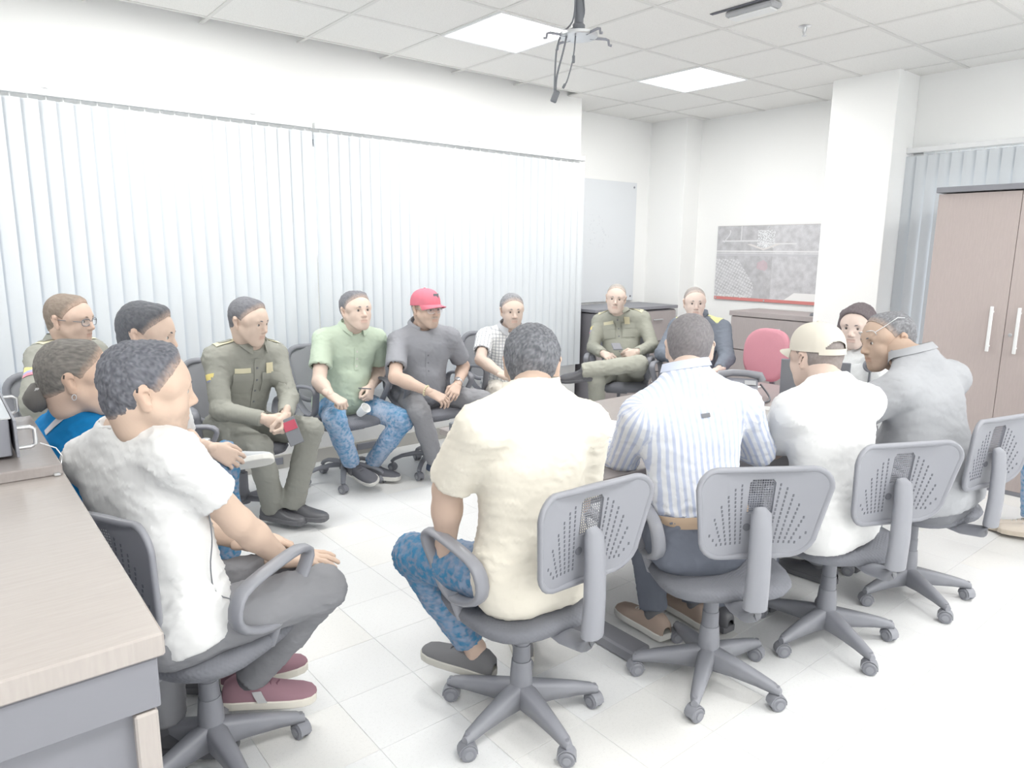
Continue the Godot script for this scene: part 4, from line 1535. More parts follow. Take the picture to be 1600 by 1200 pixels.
func shoe_parts() -> Array:
	if geo_cache.has("shoe"):
		return geo_cache["shoe"]
	var sec := [[0.078, 0.020, 0.055], [0.072, 0.031, 0.078], [0.045, 0.036, 0.096], [0.005, 0.037, 0.102], [-0.035, 0.040, 0.088], [-0.08, 0.045, 0.068], [-0.125, 0.048, 0.056], [-0.165, 0.046, 0.049], [-0.192, 0.037, 0.042], [-0.206, 0.020, 0.032], [-0.209, 0.006, 0.026]]
	var up := Geo.new()
	var rows := []
	for q in sec:
		var row := []
		for k in 15:
			var a := PI * k / 14.0
			var c := cos(a)
			var sn := sin(a)
			row.append(Vector3(signf(c) * pow(absf(c), 0.75) * q[1] * (1.0 + 0.06 * sn), 0.016 + pow(sn, 0.85) * (q[2] - 0.016), q[0]))
		rows.append(row)
	up.sheet(rows, false)
	up.uv.clear()
	var sole := Geo.new()
	var out := PackedVector2Array()
	for q in sec:
		out.append(Vector2(q[1] + 0.004, q[0]))
	var back := sec.duplicate()
	back.reverse()
	for q in back:
		out.append(Vector2(-q[1] - 0.004, q[0]))
	sole.extrude(out, 0.027, Transform3D(Basis(Vector3.RIGHT, Vector3.BACK, Vector3.DOWN), Vector3(0, 0.0135, 0)), 0.003)
	var laces := Geo.new()
	for k in 4:
		var z := -0.028 - 0.02 * k
		var y := 0.094 - 0.0085 * k
		laces.tube([Vector3(-0.020, y - 0.010, z), Vector3(-0.008, y - 0.001, z - 0.003), Vector3(0.008, y - 0.001, z + 0.003), Vector3(0.020, y - 0.010, z)], 0.0028, 5)
	laces.tube([Vector3(0, 0.096, -0.02), Vector3(0.02, 0.1, -0.012), Vector3(0.032, 0.088, -0.03)], 0.0022, 5)
	laces.tube([Vector3(0, 0.096, -0.02), Vector3(-0.02, 0.1, -0.012), Vector3(-0.032, 0.088, -0.03)], 0.0022, 5)
	var stripe := Geo.new()
	for s in [-1, 1]:
		var rr := []
		for r in 4:
			var f := r / 3.0
			var row := []
			for k in 3:
				var z := -0.06 + 0.014 * k + 0.02 * f
				row.append(Vector3(s * (0.0475 - 0.010 * f * f), 0.026 + 0.034 * f, z))
			rr.append(row)
		if s > 0: rr.reverse()
		stripe.sheet(rr, false, 0.001)
	stripe.uv.clear()
	geo_cache["shoe"] = [up.mesh(), sole.mesh(), laces.mesh(), stripe.mesh()]
	return geo_cache["shoe"]


# a piece of cloth laid on the surface of g: grid of points pushed along dir
func patch(g: Geo, at: Vector3, dir: Vector3, upv: Vector3, w: float, h: float, off := 0.003, nu := 4, nv := 4) -> Geo:
	dir = dir.normalized()
	var y := (upv - dir * upv.dot(dir)).normalized()
	var x := y.cross(dir)
	var near := []
	var rad := maxf(w, h) * 0.75 + 0.035
	for i in g.v.size():
		var d := g.v[i] - at
		if absf(d.dot(dir)) < 0.16 and (d - dir * d.dot(dir)).length() < rad and g.n[i].dot(dir) > 0.25:
			near.append(d)
	var rows := []
	for r in nv:
		var row := []
		for q in nu:
			var px := (q / (nu - 1.0) - 0.5) * w
			var py := (0.5 - r / (nv - 1.0)) * h
			var sw := 1e-6
			var sd := 0.0
			for d in near:
				var dx: float = d.dot(x) - px
				var dy: float = d.dot(y) - py
				var e := exp(-(dx * dx + dy * dy) / 0.00022)
				sw += e
				sd += e * d.dot(dir)
			row.append(at + x * px + y * py + dir * (sd / sw + off))
		rows.append(row)
	var out := Geo.new()
	out.sheet(rows, false, 0.0015)
	out.uv.clear()
	return out


func ring_collar(g: Geo, c: Vector3, up: Vector3, fw: Vector3, r: Vector3, rad: float, h: float, gap: float, fold: float) -> void:
	# stand collar with points: open in front by gap
	var rows := []
	for row_i in 4:
		var row := []
		for k in 25:
			var a := lerpf(gap, TAU - gap, k / 24.0)
			var f: float = [0.0, 0.55, 1.0, 0.35][row_i]
			var out: float = [0.004, 0.002, 0.003, fold][row_i]
			var front := pow(maxf(cos(a), 0.0), 2.0)
			var dir := fw * cos(a) * 0.92 + r * sin(a)
			var p := c + dir * (rad + out) + up * (h * f - 0.030 * front * (1.0 - 0.4 * f) + 0.010 * maxf(-cos(a), 0.0))
			if row_i == 3:
				p += fw * (0.012 * front) - up * (0.022 * front)
			row.append(p)
		rows.append(row)
	g.sheet(rows, false, 0.002)
	g.uv.clear()


func person(id: String, label: String, cfg: Dictionary) -> Dictionary:
	var raw: Array = POSE[id]
	var base := Vector3(raw[0], 0, raw[2])
	var P := {}
	for i in 16:
		P[JN[i]] = Vector3(raw[i * 3], raw[i * 3 + 1], raw[i * 3 + 2]) - base
	var t := thing("person", label, "person", base, 0.0, "people seated at the meeting")
	var cell: float = cfg.get("cell", 0.0105)
	var fat: float = cfg.get("fat", 1.0)
	var belly: float = cfg.get("belly", 0.0)
	var arm: float = cfg.get("arm", 1.0)
	var up: Vector3 = (P.chest - P.pel).normalized()
	var r: Vector3 = (P.sr - P.sl)
	r = (r - up * r.dot(up)).normalized()
	var fw := up.cross(r)
	var hr_: Vector3 = (P.hr - P.hl).normalized()
	var hf: Vector3 = Vector3.UP.cross(hr_).normalized()
	var tone: Color = cfg.get("skin", Color("d8bfae"))
	var gl := tone.get_luminance()
	var skin: Color = tone.lerp(Color(gl, gl, gl), 0.12).lightened(0.05).srgb_to_linear()
	var long: bool = cfg.get("long", false)
	var tuck: bool = cfg.get("tuck", false)
	# --- skin: one continuous body
	var pts: Array = P.values()
	var lo: Vector3 = pts[0]
	var hi: Vector3 = pts[0]
	for q in pts:
		lo = lo.min(q)
		hi = hi.max(q)
	var s := Sdf.new(lo - Vector3.ONE * 0.12, hi + Vector3.ONE * 0.12, cell)
	s.cap(P.pel, P.chest, 0.07, 0.07, 0.03)
	s.cap(P.chest, P.neck + up * 0.02, 0.062, 0.056, 0.03)
	var nk: float = cfg.get("neckr", 0.054)
	s.cap(P.neck - up * 0.02, P.head - (P.head - P.neck).normalized() * 0.03, nk + 0.004, nk - 0.002, 0.03)
	for e in [["sl", "el", "wl"], ["sr", "er", "wr"]]:
		var sa: Vector3 = P[e[0]]
		var ea: Vector3 = P[e[1]]
		var wa: Vector3 = P[e[2]]
		s.cap(P.chest, sa, 0.045, 0.045, 0.02)
		s.cap(sa, ea, 0.046 * arm, 0.040 * arm, 0.02)
		s.cap(ea, ea.lerp(wa, 0.35), 0.041 * arm, 0.041 * arm, 0.015)
		s.cap(ea.lerp(wa, 0.3), wa, 0.041 * arm, 0.027, 0.015)
	for e in [["hl", "kl", "al"], ["hr", "kr", "ar"]]:
		s.cap(P.pel, P[e[0]], 0.06, 0.06, 0.02)
		s.cap(P[e[0]], P[e[1]], 0.055, 0.046, 0.02)
		s.cap(P[e[1]], P[e[2]], 0.046, 0.034, 0.02)
		s.cap(P[e[2]], P[e[2]] - Vector3.UP * 0.05, 0.034, 0.03, 0.02)
	var body := s.mesh()
	var sock: Color = cfg.get("sock", Color("74757a")).srgb_to_linear()
	for q in body.v:
		var low := minf(q.distance_to(P.al), q.distance_to(P.ar)) < 0.12 and not cfg.has("barefoot_ankle")
		for e in ["l", "r"]:
			low = low and q.distance_to(Geometry3D.get_closest_point_to_segment(q, P["e" + e], P["w" + e])) > 0.06
		body.c.append(sock if low else skin)
	# head
	var look: Vector3 = cfg.look.normalized()
	var hx := look.cross(Vector3.UP).normalized()
	var hb := Basis(hx, hx.cross(look), -look)
	if cfg.has("roll"):
		hb = Basis(look, deg_to_rad(cfg.roll)) * hb
	var hs: Vector3 = cfg.get("hscale", Vector3.ONE)
	var hxf := Transform3D(hb * Basis.from_scale(hs), P.head)
	var from := body.v.size()
	body.add(head_geo(), hxf, skin)
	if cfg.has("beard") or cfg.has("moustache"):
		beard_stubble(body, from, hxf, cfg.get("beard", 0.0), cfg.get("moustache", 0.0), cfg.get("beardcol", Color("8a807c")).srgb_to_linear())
	# hands
	var hd: Dictionary = cfg.get("hands", {})
	for sd in ["l", "r"]:
		var w: Vector3 = P["w" + sd]
		var fa: Vector3 = (w - P["e" + sd]).normalized()
		var h: Array = hd.get(sd, [])
		var dir: Vector3 = (h[0] if h.size() > 0 else fa).normalized()
		var pn: Vector3 = h[1] if h.size() > 1 else Vector3.DOWN
		var pose: String = h[2] if h.size() > 2 else "rest"
		pn = (pn - dir * pn.dot(dir)).normalized()
		var yy := -pn
		var zz := -dir
		var hbs := Basis(yy.cross(zz), yy, zz)
		if sd == "l":
			hbs = hbs * Basis.from_scale(Vector3(-1, 1, 1))
		var hsc: float = cfg.get("handscale", 1.0)
		body.add(hand_geo(pose), Transform3D(hbs * Basis.from_scale(Vector3.ONE * hsc), w), skin)
	part(t, "body", body, M["skin"])
	# eyes and eyebrows
	if cfg.get("face", true):
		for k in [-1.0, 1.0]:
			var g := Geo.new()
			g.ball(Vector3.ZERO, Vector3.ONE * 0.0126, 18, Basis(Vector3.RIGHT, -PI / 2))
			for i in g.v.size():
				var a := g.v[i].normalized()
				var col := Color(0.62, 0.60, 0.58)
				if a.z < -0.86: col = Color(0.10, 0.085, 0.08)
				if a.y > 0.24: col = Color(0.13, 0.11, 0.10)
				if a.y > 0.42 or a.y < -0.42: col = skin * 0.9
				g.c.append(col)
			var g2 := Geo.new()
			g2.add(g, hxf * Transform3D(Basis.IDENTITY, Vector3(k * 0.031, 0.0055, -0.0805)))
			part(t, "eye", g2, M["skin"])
			g = Geo.new()
			var br: Array = []
			for q in [[0.012, 0.0225, -0.1005], [0.023, 0.0275, -0.0990], [0.036, 0.0285, -0.0935], [0.049, 0.0235, -0.0825]]:
				br.append(hxf * Vector3(k * q[0], q[1], q[2]))
			g.tube(br, [0.0032, 0.0044, 0.0038, 0.0018], 6)
			part(t, "eyebrow", g, hair_mat(cfg.get("hair", {}).get("col", Color("6b6b70"))))
	# --- hair
	if cfg.has("hair"):
		var hg := Geo.new()
		cfg.hair["skin"] = cfg.get("skin", Color("d8bfae"))
		hg.add(hair_geo(cfg.hair), hxf)
		part(t, "hair", hg, M["hair"], cfg.hair.get("label", ""))
	# --- shirt
	var sl: float = cfg.get("sleeve", 0.62)
	lo = Vector3.ONE * 99.0
	hi = -lo
	for q in [P.pel, P.chest, P.neck, P.sl, P.sr, P.el, P.er] + ([P.wl, P.wr] if long else []):
		lo = lo.min(q)
		hi = hi.max(q)
	s = Sdf.new(lo - Vector3.ONE * 0.2, hi + Vector3.ONE * 0.2, cell)
	var wf := sqrt(fat)
	var wb := 0.14 if tuck else 0.06
	var wr := 0.116 if tuck else 0.122
	s.cap(P.pel - hr_ * 0.068 + up * 0.01, P.pel + hr_ * 0.068 + up * 0.01, (0.105 if tuck else 0.131) * fat, (0.105 if tuck else 0.131) * fat, 0.05, hf, 1.1)
	s.cap(P.pel + up * wb - r * 0.03, P.chest - up * 0.02 - r * 0.05, wr * fat, 0.116 * wf, 0.05, fw, 1.12)
	s.cap(P.pel + up * wb + r * 0.03, P.chest - up * 0.02 + r * 0.05, wr * fat, 0.116 * wf, 0.05, fw, 1.12)
	if belly > 0.0:
		s.cap(P.pel + up * 0.10 + fw * 0.05, P.pel + up * 0.20 + fw * 0.045, 0.13 * belly, 0.115 * belly, 0.06)
	var c1: Vector3 = P.chest + up * 0.045
	s.cap(c1 - r * 0.065, c1 + r * 0.065, 0.112 * wf, 0.112 * wf, 0.05, fw, 1.1)
	s.cap(P.sl.lerp(P.neck, 0.2) - up * 0.015, P.sr.lerp(P.neck, 0.2) - up * 0.015, 0.068, 0.068, 0.05)
	for e in [["sl", "el", "wl"], ["sr", "er", "wr"]]:
		var sa: Vector3 = P[e[0]]
		var ea: Vector3 = P[e[1]]
		var wa: Vector3 = P[e[2]]
		s.cap(P.neck + up * 0.005, sa, maxf(0.056, nk + 0.016), 0.058, 0.04)
		if long:
			s.cap(sa, ea, 0.062 * arm, 0.053 * arm, 0.035)
			s.cap(ea, ea.lerp(wa, 0.93), 0.052 * arm, 0.041, 0.02, Vector3.ZERO, 1.0, false, true)
		else:
			s.cap(sa, sa.lerp(ea, sl), 0.063 * arm, 0.0665 * arm, 0.028, Vector3.ZERO, 1.0, false, true)
	# neck hole
	var nc: Vector3 = P.neck + up * cfg.get("neckline", 0.012) + fw * 0.012
	var nax: Vector3 = (up + (P.head - P.neck).normalized()).normalized()
	s.cap(nc + nax * 0.075, nc + nax * 0.22, nk + 0.030, nk + 0.030, 0.012, Vector3.ZERO, 1.0, true)
	if not tuck:
		# hem round the hips
		var hem: Vector3 = P.pel - up * cfg.get("hemlow", 0.055)
		s.cut(-up, -up.dot(hem))
	var sg := s.mesh()
	wrinkle(sg, P, up, cfg.get("fold", 0.009), int(raw[0] * 100))
	if cfg.has("pattern"):
		map_cloth(sg, P, up, r, fw, cfg.pattern)
	var top: Material = cfg.top
	part(t, cfg.get("topname", "shirt"), sg, top, cfg.get("toplabel", ""))
	# --- trousers
	lo = Vector3.ONE * 99.0
	hi = -lo
	for q in [P.pel, P.hl, P.hr, P.kl, P.kr, P.al, P.ar]:
		lo = lo.min(q)
		hi = hi.max(q)
	s = Sdf.new(lo - Vector3.ONE * 0.18, hi + Vector3.ONE * 0.2, cell)
	var lg: float = cfg.get("leg", 1.0)
	s.cap(P.pel - hr_ * 0.07, P.pel + hr_ * 0.07, (0.118 if tuck else 0.100) * fat, (0.118 if tuck else 0.100) * fat, 0.04, hf, 1.1)
	s.cap(P.pel, P.pel + up * (0.105 if tuck else 0.05), (0.128 if tuck else 0.105) * fat, (0.152 if tuck else 0.105) * fat, 0.05, fw, 1.06, false, true)
	for e in [["hl", "kl", "al"], ["hr", "kr", "ar"]]:
		var ha: Vector3 = P[e[0]]
		var ka: Vector3 = P[e[1]]
		var aa: Vector3 = P[e[2]]
		s.cap(ha, ka, 0.094 * lg, 0.069 * lg, 0.03)
		s.cap(ka, ka.lerp(aa, 0.45), 0.067 * lg, 0.063 * lg, 0.02)
		s.cap(ka.lerp(aa, 0.4), ka.lerp(aa, cfg.get("hem", 0.97)), 0.063 * lg, cfg.get("cuff", 0.056) * lg, 0.02, Vector3.ZERO, 1.0, false, true)
	var tg := s.mesh()
	wrinkle(tg, P, Vector3.UP, cfg.get("tfold", 0.009), int(raw[2] * 100) + 5)
	part(t, cfg.get("botname", "trousers"), tg, cfg.bottom, cfg.get("botlabel", ""))
	# --- shoes
	var so := shoe_parts()
	var sh: Dictionary = cfg.get("shoes", {})
	for sd in ["l", "r"]:
		var a: Vector3 = P["a" + sd]
		var shin: Vector3 = (a - P["k" + sd]).normalized()
		var dir: Vector3 = sh.get(sd, hf)
		var upv: Vector3 = sh.get("up" + sd, Vector3.UP)
		dir = dir.normalized()
		var zz := -dir
		var xx := upv.cross(zz).normalized()
		var xb := Basis(xx, zz.cross(xx), zz)
		var m := part(t, "shoe", so[0], sh.get("mat", M["black leather"]), sh.get("label", ""))
		m.transform = Transform3D(xb, a - xb.y * 0.088 + dir * 0.0)
		part(m, "sole", so[1], sh.get("sole", M["black rubber"]))
		part(m, "laces", so[2], sh.get("lace", M["black rubber"]))
		if sh.has("stripe"):
			part(m, "side_stripe", so[3], sh.stripe)
	return {"nk": nk, "t": t, "P": P, "up": up, "r": r, "fw": fw, "shirt": sg, "trousers": tg, "hxf": hxf, "hf": hf, "hr": hr_, "body": body}


func hair_mat(c: Color) -> Material:
	var key := "brow " + c.to_html()
	if not M.has(key):
		hexm(key, c, 0.8)
	return M[key]


func wrinkle(g: Geo, P: Dictionary, up: Vector3, amp: float, sd: int) -> void:
	var nz := noise(1.0, sd, 3)
	var n2 := noise(1.0, sd + 3, 2)
	for i in g.v.size():
		var p := g.v[i]
		# slack folds gather near elbows, waist, hips and knees
		var near := 0.35
		for q in ["el", "er", "hl", "hr", "kl", "kr", "sl", "sr"]:
			near = maxf(near, 1.0 - p.distance_to(P[q]) / 0.17)
		near = maxf(near, 1.0 - absf((p - P.pel).dot(up) - 0.1) / 0.12)
		var f := pow(maxf(0.0, 1.0 - absf(nz.get_noise_3d(p.x * 7.0 + p.y * 3.0, p.y * 20.0, p.z * 7.0)) * 3.2), 1.6)
		var f3 := pow(maxf(0.0, 1.0 - absf(n2.get_noise_3d(p.x * 13.0 - p.y * 9.0, p.y * 17.0, p.z * 13.0 + p.y * 9.0)) * 3.6), 1.6)
		var f2 := n2.get_noise_3d(p.x * 7.0 + p.y * 5.0, p.y * 8.0, p.z * 7.0 - p.y * 5.0)
		g.v[i] = p + g.n[i] * (amp * (near * (f * 0.75 + f3 * 0.45 - 0.4) + f2 * 0.25))
	g.smooth()


# stripes run up the torso and along the sleeves
func map_cloth(g: Geo, P: Dictionary, up: Vector3, r: Vector3, fw: Vector3, period: float) -> void:
	g.uv.resize(g.v.size())
	for i in g.v.size():
		var p := g.v[i]
		var best := 99.0
		var uvp := Vector2((p - P.pel).dot(r), (p - P.pel).dot(up))
		var tors: float = absf((p - P.chest).dot(r)) - 0.165
		if tors > 0.0:
			for e in [["sl", "el"], ["sr", "er"], ["el", "wl"], ["er", "wr"]]:
				var a: Vector3 = P[e[0]]
				var b: Vector3 = P[e[1]]
				var d := (b - a).normalized()
				var q := Geometry3D.get_closest_point_to_segment(p, a, b)
				var ds := p.distance_to(q)
				if ds < best and ds < 0.085:
					best = ds
					var x := (r - d * r.dot(d)).normalized() if absf(r.dot(d)) < 0.8 else (fw - d * fw.dot(d)).normalized()
					var y := d.cross(x)
					uvp = Vector2(atan2((p - q).dot(y), (p - q).dot(x)) * 0.056, (p - a).dot(d))
		g.uv[i] = uvp / period


func glasses(R: Dictionary, m: Material, lens: Material, at := Vector3.ZERO, tilt := 0.0) -> void:
	var xf: Transform3D = R.hxf * Transform3D(Basis(Vector3.RIGHT, tilt), at)
	var o := thing("eyeglasses", R.glabel, "eyeglasses", R.t.position)
	for k in [-1.0, 1.0]:
		var pts := []
		for a in 16:
			var w := TAU * a / 16
			pts.append(xf * Vector3(k * 0.033 + signf(cos(w)) * pow(absf(cos(w)), 0.7) * 0.026, 0.002 + signf(sin(w)) * pow(absf(sin(w)), 0.7) * 0.017, -0.104 + 0.008 * absf(cos(w)) * (1.0 if signf(cos(w)) == k else 0.0)))
		var g := Geo.new()
		g.tube(pts, 0.0018, 6, true)
		var rim := part(o, "rim", g, m)
		g = Geo.new()
		for a in range(1, 15):
			g.tri(pts[0], pts[a], pts[a + 1])
		part(rim, "lens", g, lens)
		g = Geo.new()
		g.tube([xf * Vector3(k * 0.059, 0.006, -0.098), xf * Vector3(k * 0.074, 0.008, -0.05), xf * Vector3(k * 0.080, 0.010, 0.005), xf * Vector3(k * 0.079, -0.008, 0.03)], 0.0018, 6)
		part(o, "temple", g, m)
	var b := Geo.new()
	b.tube([xf * Vector3(-0.008, 0.006, -0.105), xf * Vector3(0, 0.008, -0.107), xf * Vector3(0.008, 0.006, -0.105)], 0.0018, 6)
	part(o, "bridge", b, m)


func headwear(R: Dictionary, m: Material, under: Material, label: String, opening: bool) -> Node3D:
	var o := thing("baseball_cap", label, "cap", R.t.position)
	var c := cap_geo(opening)
	var nm := ["crown", "brim", "button", "strap"]
	for i in 4:
		if i == 3 and not opening:
			continue
		var g := Geo.new()
		g.add(c[i], R.hxf * Transform3D(Basis(Vector3.RIGHT, deg_to_rad(5.0)), Vector3(0, 0.012, 0)))
		part(o, nm[i], g, m if i != 3 else under)
	return o


func collar(R: Dictionary, m: Material, rad := 0.0, h := 0.042, gap := 0.42, fold := 0.022, lift := 0.0) -> void:
	var g := Geo.new()
	rad = R.nk + 0.023
	var up: Vector3 = (R.up * 0.8 + (R.P.head - R.P.neck).normalized() * 0.4).normalized()
	ring_collar(g, R.P.neck + R.up * (0.028 + lift) + R.fw * 0.006, up, R.fw, R.r, rad, h, gap, fold)
	part(R.t, "collar", g, m)


func placket(R: Dictionary, m: Material, bm: Material, len: float, n: int) -> void:
	var P: Dictionary = R.P
	var at: Vector3 = P.neck - R.up * (0.075 + len * 0.5) + R.fw * 0.1
	part(R.t, "placket", patch(R.shirt, at, R.fw, R.up, 0.032, len, 0.003, 3, 9), m)
	for i in n:
		var q: Vector3 = P.neck - R.up * (0.085 + len * (i + 0.3) / n) + R.fw * 0.1
		part(R.t, "button", patch(R.shirt, q, R.fw, R.up, 0.010, 0.010, 0.0055, 2, 2), bm)


func belt(R: Dictionary, m: Material) -> void:
	pass


func build_people() -> void:
	var sk := hexm("skin", Color.WHITE, 0.62, 0.0, 0.3)
	sk.vertex_color_use_as_albedo = true
	var hm := hexm("hair", Color.WHITE, 0.75, 0.0, 0.3)
	hm.vertex_color_use_as_albedo = true
	hexm("black leather", Color("626368"), 0.32)
	hexm("black rubber", Color("6d6e73"), 0.7)
	hexm("white rubber", Color("e2e1dd"), 0.7)
	hexm("gold", Color("d9d1b2"), 0.4, 0.1)
	hexm("button pale", Color("d8d8d2"), 0.5)
	var lens := hexm("lens", Color(0.9, 0.93, 0.95, 0.12), 0.05)
	lens.transparency = BaseMaterial3D.TRANSPARENCY_ALPHA
	var olive := cloth("olive drill", Color("9b9c95"))
	var olive2 := cloth("olive drill trousers", Color("9b9c96"))
	var dark := cloth("charcoal trousers", Color("96979c"))
	var denim := washed("washed blue denim", Color("5a94bd"), Color("94adcf"), Color("b8c5da"), 0.11, 0.08)
	var denim2 := washed("dark blue denim", Color("4482aa"), Color("7f8ca3"), Color("98a7c0"), 0.12, 0.0)
	var inky := cloth("dark denim", Color("717682"))
	var wtee := cloth("white jersey", Color("e7e8e9"))

	# 1 officer with glasses, far left
	var R := person("p1", "person in olive uniform and dark-framed glasses, at the far left by the blinds", {
		"look": Vector3(0.637, -0.07, -0.768), "skin": Color("d0b3a2"), "top": olive, "topname": "uniform_shirt", "long": true, "tuck": true, "bottom": olive2, "fat": 1.05,
		"hair": {"t": 0.004, "top": 0.010, "col": Color("85796f"), "rough": 0.002, "quiff": 0.002, "rec": 0.01}})
	uniform(R, olive, "r")
	R.glabel = "dark framed eyeglasses on the olive-uniformed person at the far left"
	glasses(R, M["black plastic"], lens)
	# 2 woman in blue, hair tied back
	R = person("p2", "person in a bright blue top with tied-back hair, behind the rack unit", {
		"look": Vector3(0.104, -0.052, -0.993), "skin": Color("d3b49f"), "top": cloth("bright blue jersey", Color("1877b4")), "topname": "blouse", "bottom": dark, "sleeve": 0.75, "fat": 1.05, "arm": 0.95, "neckline": 0.008,
		"neckr": 0.047, "hscale": Vector3(0.96, 0.97, 0.97), "hair": {"t": 0.005, "top": 0.008, "col": Color("6a6866"), "col2": Color("8c8884"), "rough": 0.0015, "low": -0.01, "grain": Vector3(60, 60, 12)}})
	var g := Geo.new()
	g.ball(Vector3(0, -0.055, 0.105), Vector3(0.042, 0.046, 0.036), 16)
	var nz := noise(1.0, 71)
	for i in g.v.size():
		g.v[i] += g.n[i] * (0.006 * nz.get_noise_3d(g.v[i].x * 90, g.v[i].y * 40, g.v[i].z * 90))
	g.smooth()
	var g2 := Geo.new()
	g2.add(g, R.hxf)
	part(R.t, "hair_bun", g2, hair_mat(Color("6a6866")))
	g = Geo.new()
	g.tube([R.hxf * Vector3(-0.03, -0.045, 0.10), R.hxf * Vector3(0, -0.025, 0.112), R.hxf * Vector3(0.03, -0.03, 0.10)], 0.010, 8)
	part(R.t, "hair_tie", g, cloth("pale hair tie", Color("c9c9cb")))
	g = Geo.new()
	var lobe := Vector3(0.084, -0.045, 0.008)
	var ear := []
	for k in 10:
		ear.append(R.hxf * (lobe + Vector3(0.001, sin(TAU * k / 10) * 0.009, cos(TAU * k / 10) * 0.006)))
	g.tube(ear, 0.0014, 5, true)
	single("earring", g, M["steel"], "small hoop earring on the person in the blue top", "earring", R.t.position)
	part(R.t, "neck_band", patch(R.shirt, R.P.sr.lerp(R.P.neck, 0.5) + Vector3.UP * 0.05, (Vector3.UP + R.r * 0.4 - R.fw * 0.3), R.fw, 0.035, 0.22, 0.004, 3, 9), cloth("grey strap", Color("c6c6cc")), "pale grey shoulder strap")
	# 3 man in white shirt, looking down
	R = person("p3", "person in a white shirt, partly hidden behind the foreground white t-shirt", {
		"look": Vector3(0.488, -0.16, -0.838), "skin": Color("d6bba9"), "top": wtee, "sleeve": 0.95, "bottom": denim2, "arm": 1.0,
		"hair": {"t": 0.006, "top": 0.014, "quiff": 0.004, "col": Color("5e6066"), "rough": 0.003},
		"hands": {"r": [Vector3(0.25, -0.55, -0.80), Vector3(-0.9, -0.3, 0.0), "drop"], "l": [Vector3(0.1, -0.5, -0.85)]},
		"shoes": {"mat": cloth("pale grey canvas", Color("c5c8cb")), "sole": M["white rubber"], "lace": M["white rubber"], "r": Vector3(0.35, 0.1, -0.93), "upr": Vector3(-0.6, 0.75, 0.0)}})
	collar(R, wtee)
	watch(R, "r", "dark wristwatch on the person partly hidden behind the foreground t-shirt", M["black plastic"], M["steel"])
	# 4 man in white t-shirt, foreground left
	R = person("p4", "person in a white t-shirt and grey jeans in the left foreground, seen from behind", {
		"cell": 0.009, "look": Vector3(0.073, -0.07, -0.995), "skin": Color("d9bca8"), "top": wtee, "topname": "t_shirt", "sleeve": 0.60, "bottom": cloth("grey jeans", Color("8e8f94")), "botname": "jeans", "fat": 1.03,
		"hair": {"t": 0.005, "top": 0.015, "quiff": 0.006, "col": Color("5c5e66"), "col2": Color("84868e"), "rough": 0.005, "grain": Vector3(42, 26, 42), "rec": 0.004}, "beard": 0.25,
		"hands": {"r": [Vector3(0.30, -0.10, -0.95), Vector3(-0.2, -1, -0.1), "flat"], "l": [Vector3(0.1, -0.1, -1)]},
		"shoes": {"mat": cloth("burgundy suede", Color("a07f8a")), "label": "burgundy sneaker with a grey side stripe", "sole": hexm("cream rubber", Color("e6e2d8"), 0.7), "lace": cloth("burgundy laces", Color("8d6a78")), "stripe": cloth("grey stripe", Color("c2c3c5")), "r": Vector3(0.42, -0.06, -0.9), "l": Vector3(0.2, 0, -0.98)}})
	neck_rib(R, wtee)
	# 5 officer with a red phone
	R = person("p5", "person in olive uniform leaning forward with a red phone in both hands", {
		"look": Vector3(0.826, -0.174, -0.536), "skin": Color("d9c0b0"), "top": olive, "topname": "uniform_shirt", "long": true, "tuck": true, "bottom": olive2, "cuff": 0.066, "hem": 1.06,
		"hair": {"t": 0.003, "top": 0.012, "col": Color("6f7076"), "rough": 0.002, "quiff": 0.001, "rec": 0.008},
		"hands": {"r": [Vector3(0.50, -0.45, -0.72), Vector3(-0.55, -0.25, -0.75), "rest"], "l": [Vector3(0.35, -0.75, 0.4), Vector3(-0.3, -0.2, 0.9), "grip"]},
		"shoes": {"l": Vector3(0.8, 0, -0.6), "r": Vector3(0.85, 0, -0.5)}})
	uniform(R, olive, "r")
	g = bx(Vector3(0.072, 0.145, 0.009), Vector3.ZERO, 0.003)
	g2 = bx(Vector3(0.066, 0.05, 0.003), Vector3(0, 0.03, 0.005), 0.001)
	var ph := thing("mobile_phone", "red and black phone in the hands of the person in olive uniform", "phone", Vector3(-3.47, 0.60, -1.37))
	ph.basis = Basis.from_euler(Vector3(-0.35, 1.1, 0.35))
	part(ph, "body", g, M["black plastic"])
	part(ph, "case_print", g2, hexm("phone red", Color("b8455c"), 0.4))
	# 6 man in pale green polo
	var green := cloth("pale green pique", Color("c3d2c0"))
	R = person("p6", "person in a pale green polo shirt and washed blue jeans by the blinds", {
		"look": Vector3(0.997, 0.08, -0.055), "skin": Color("dec5b6"), "top": green, "topname": "polo_shirt", "bottom": denim, "botname": "jeans", "fat": 1.10, "belly": 1.02, "arm": 1.08, "sleeve": 0.66, "hscale": Vector3(1.06, 1.0, 1.0), "tfold": 0.009,
		"hair": {"t": 0.004, "top": 0.012, "quiff": 0.004, "col": Color("77787e"), "rough": 0.003, "temple": 0.02},
		"hands": {"r": [Vector3(0.75, -0.45, -0.45), Vector3(-0.3, -0.9, -0.1), "grip"], "l": [Vector3(0.55, -0.6, 0.5), Vector3(-0.2, -0.6, 0.7), "grip"]},
		"shoes": {"mat": cloth("dark grey knit", Color("74757c")), "sole": M["white rubber"], "r": Vector3(0.93, -0.12, -0.2), "l": Vector3(0.8, 0, -0.55), "upr": Vector3(-0.1, 1, 0.5)}})
	collar(R, green)
	placket(R, green, M["button pale"], 0.14, 3)
	# 7 man with the red cap
	var blk := cloth("charcoal pique", Color("9a9ca3"))
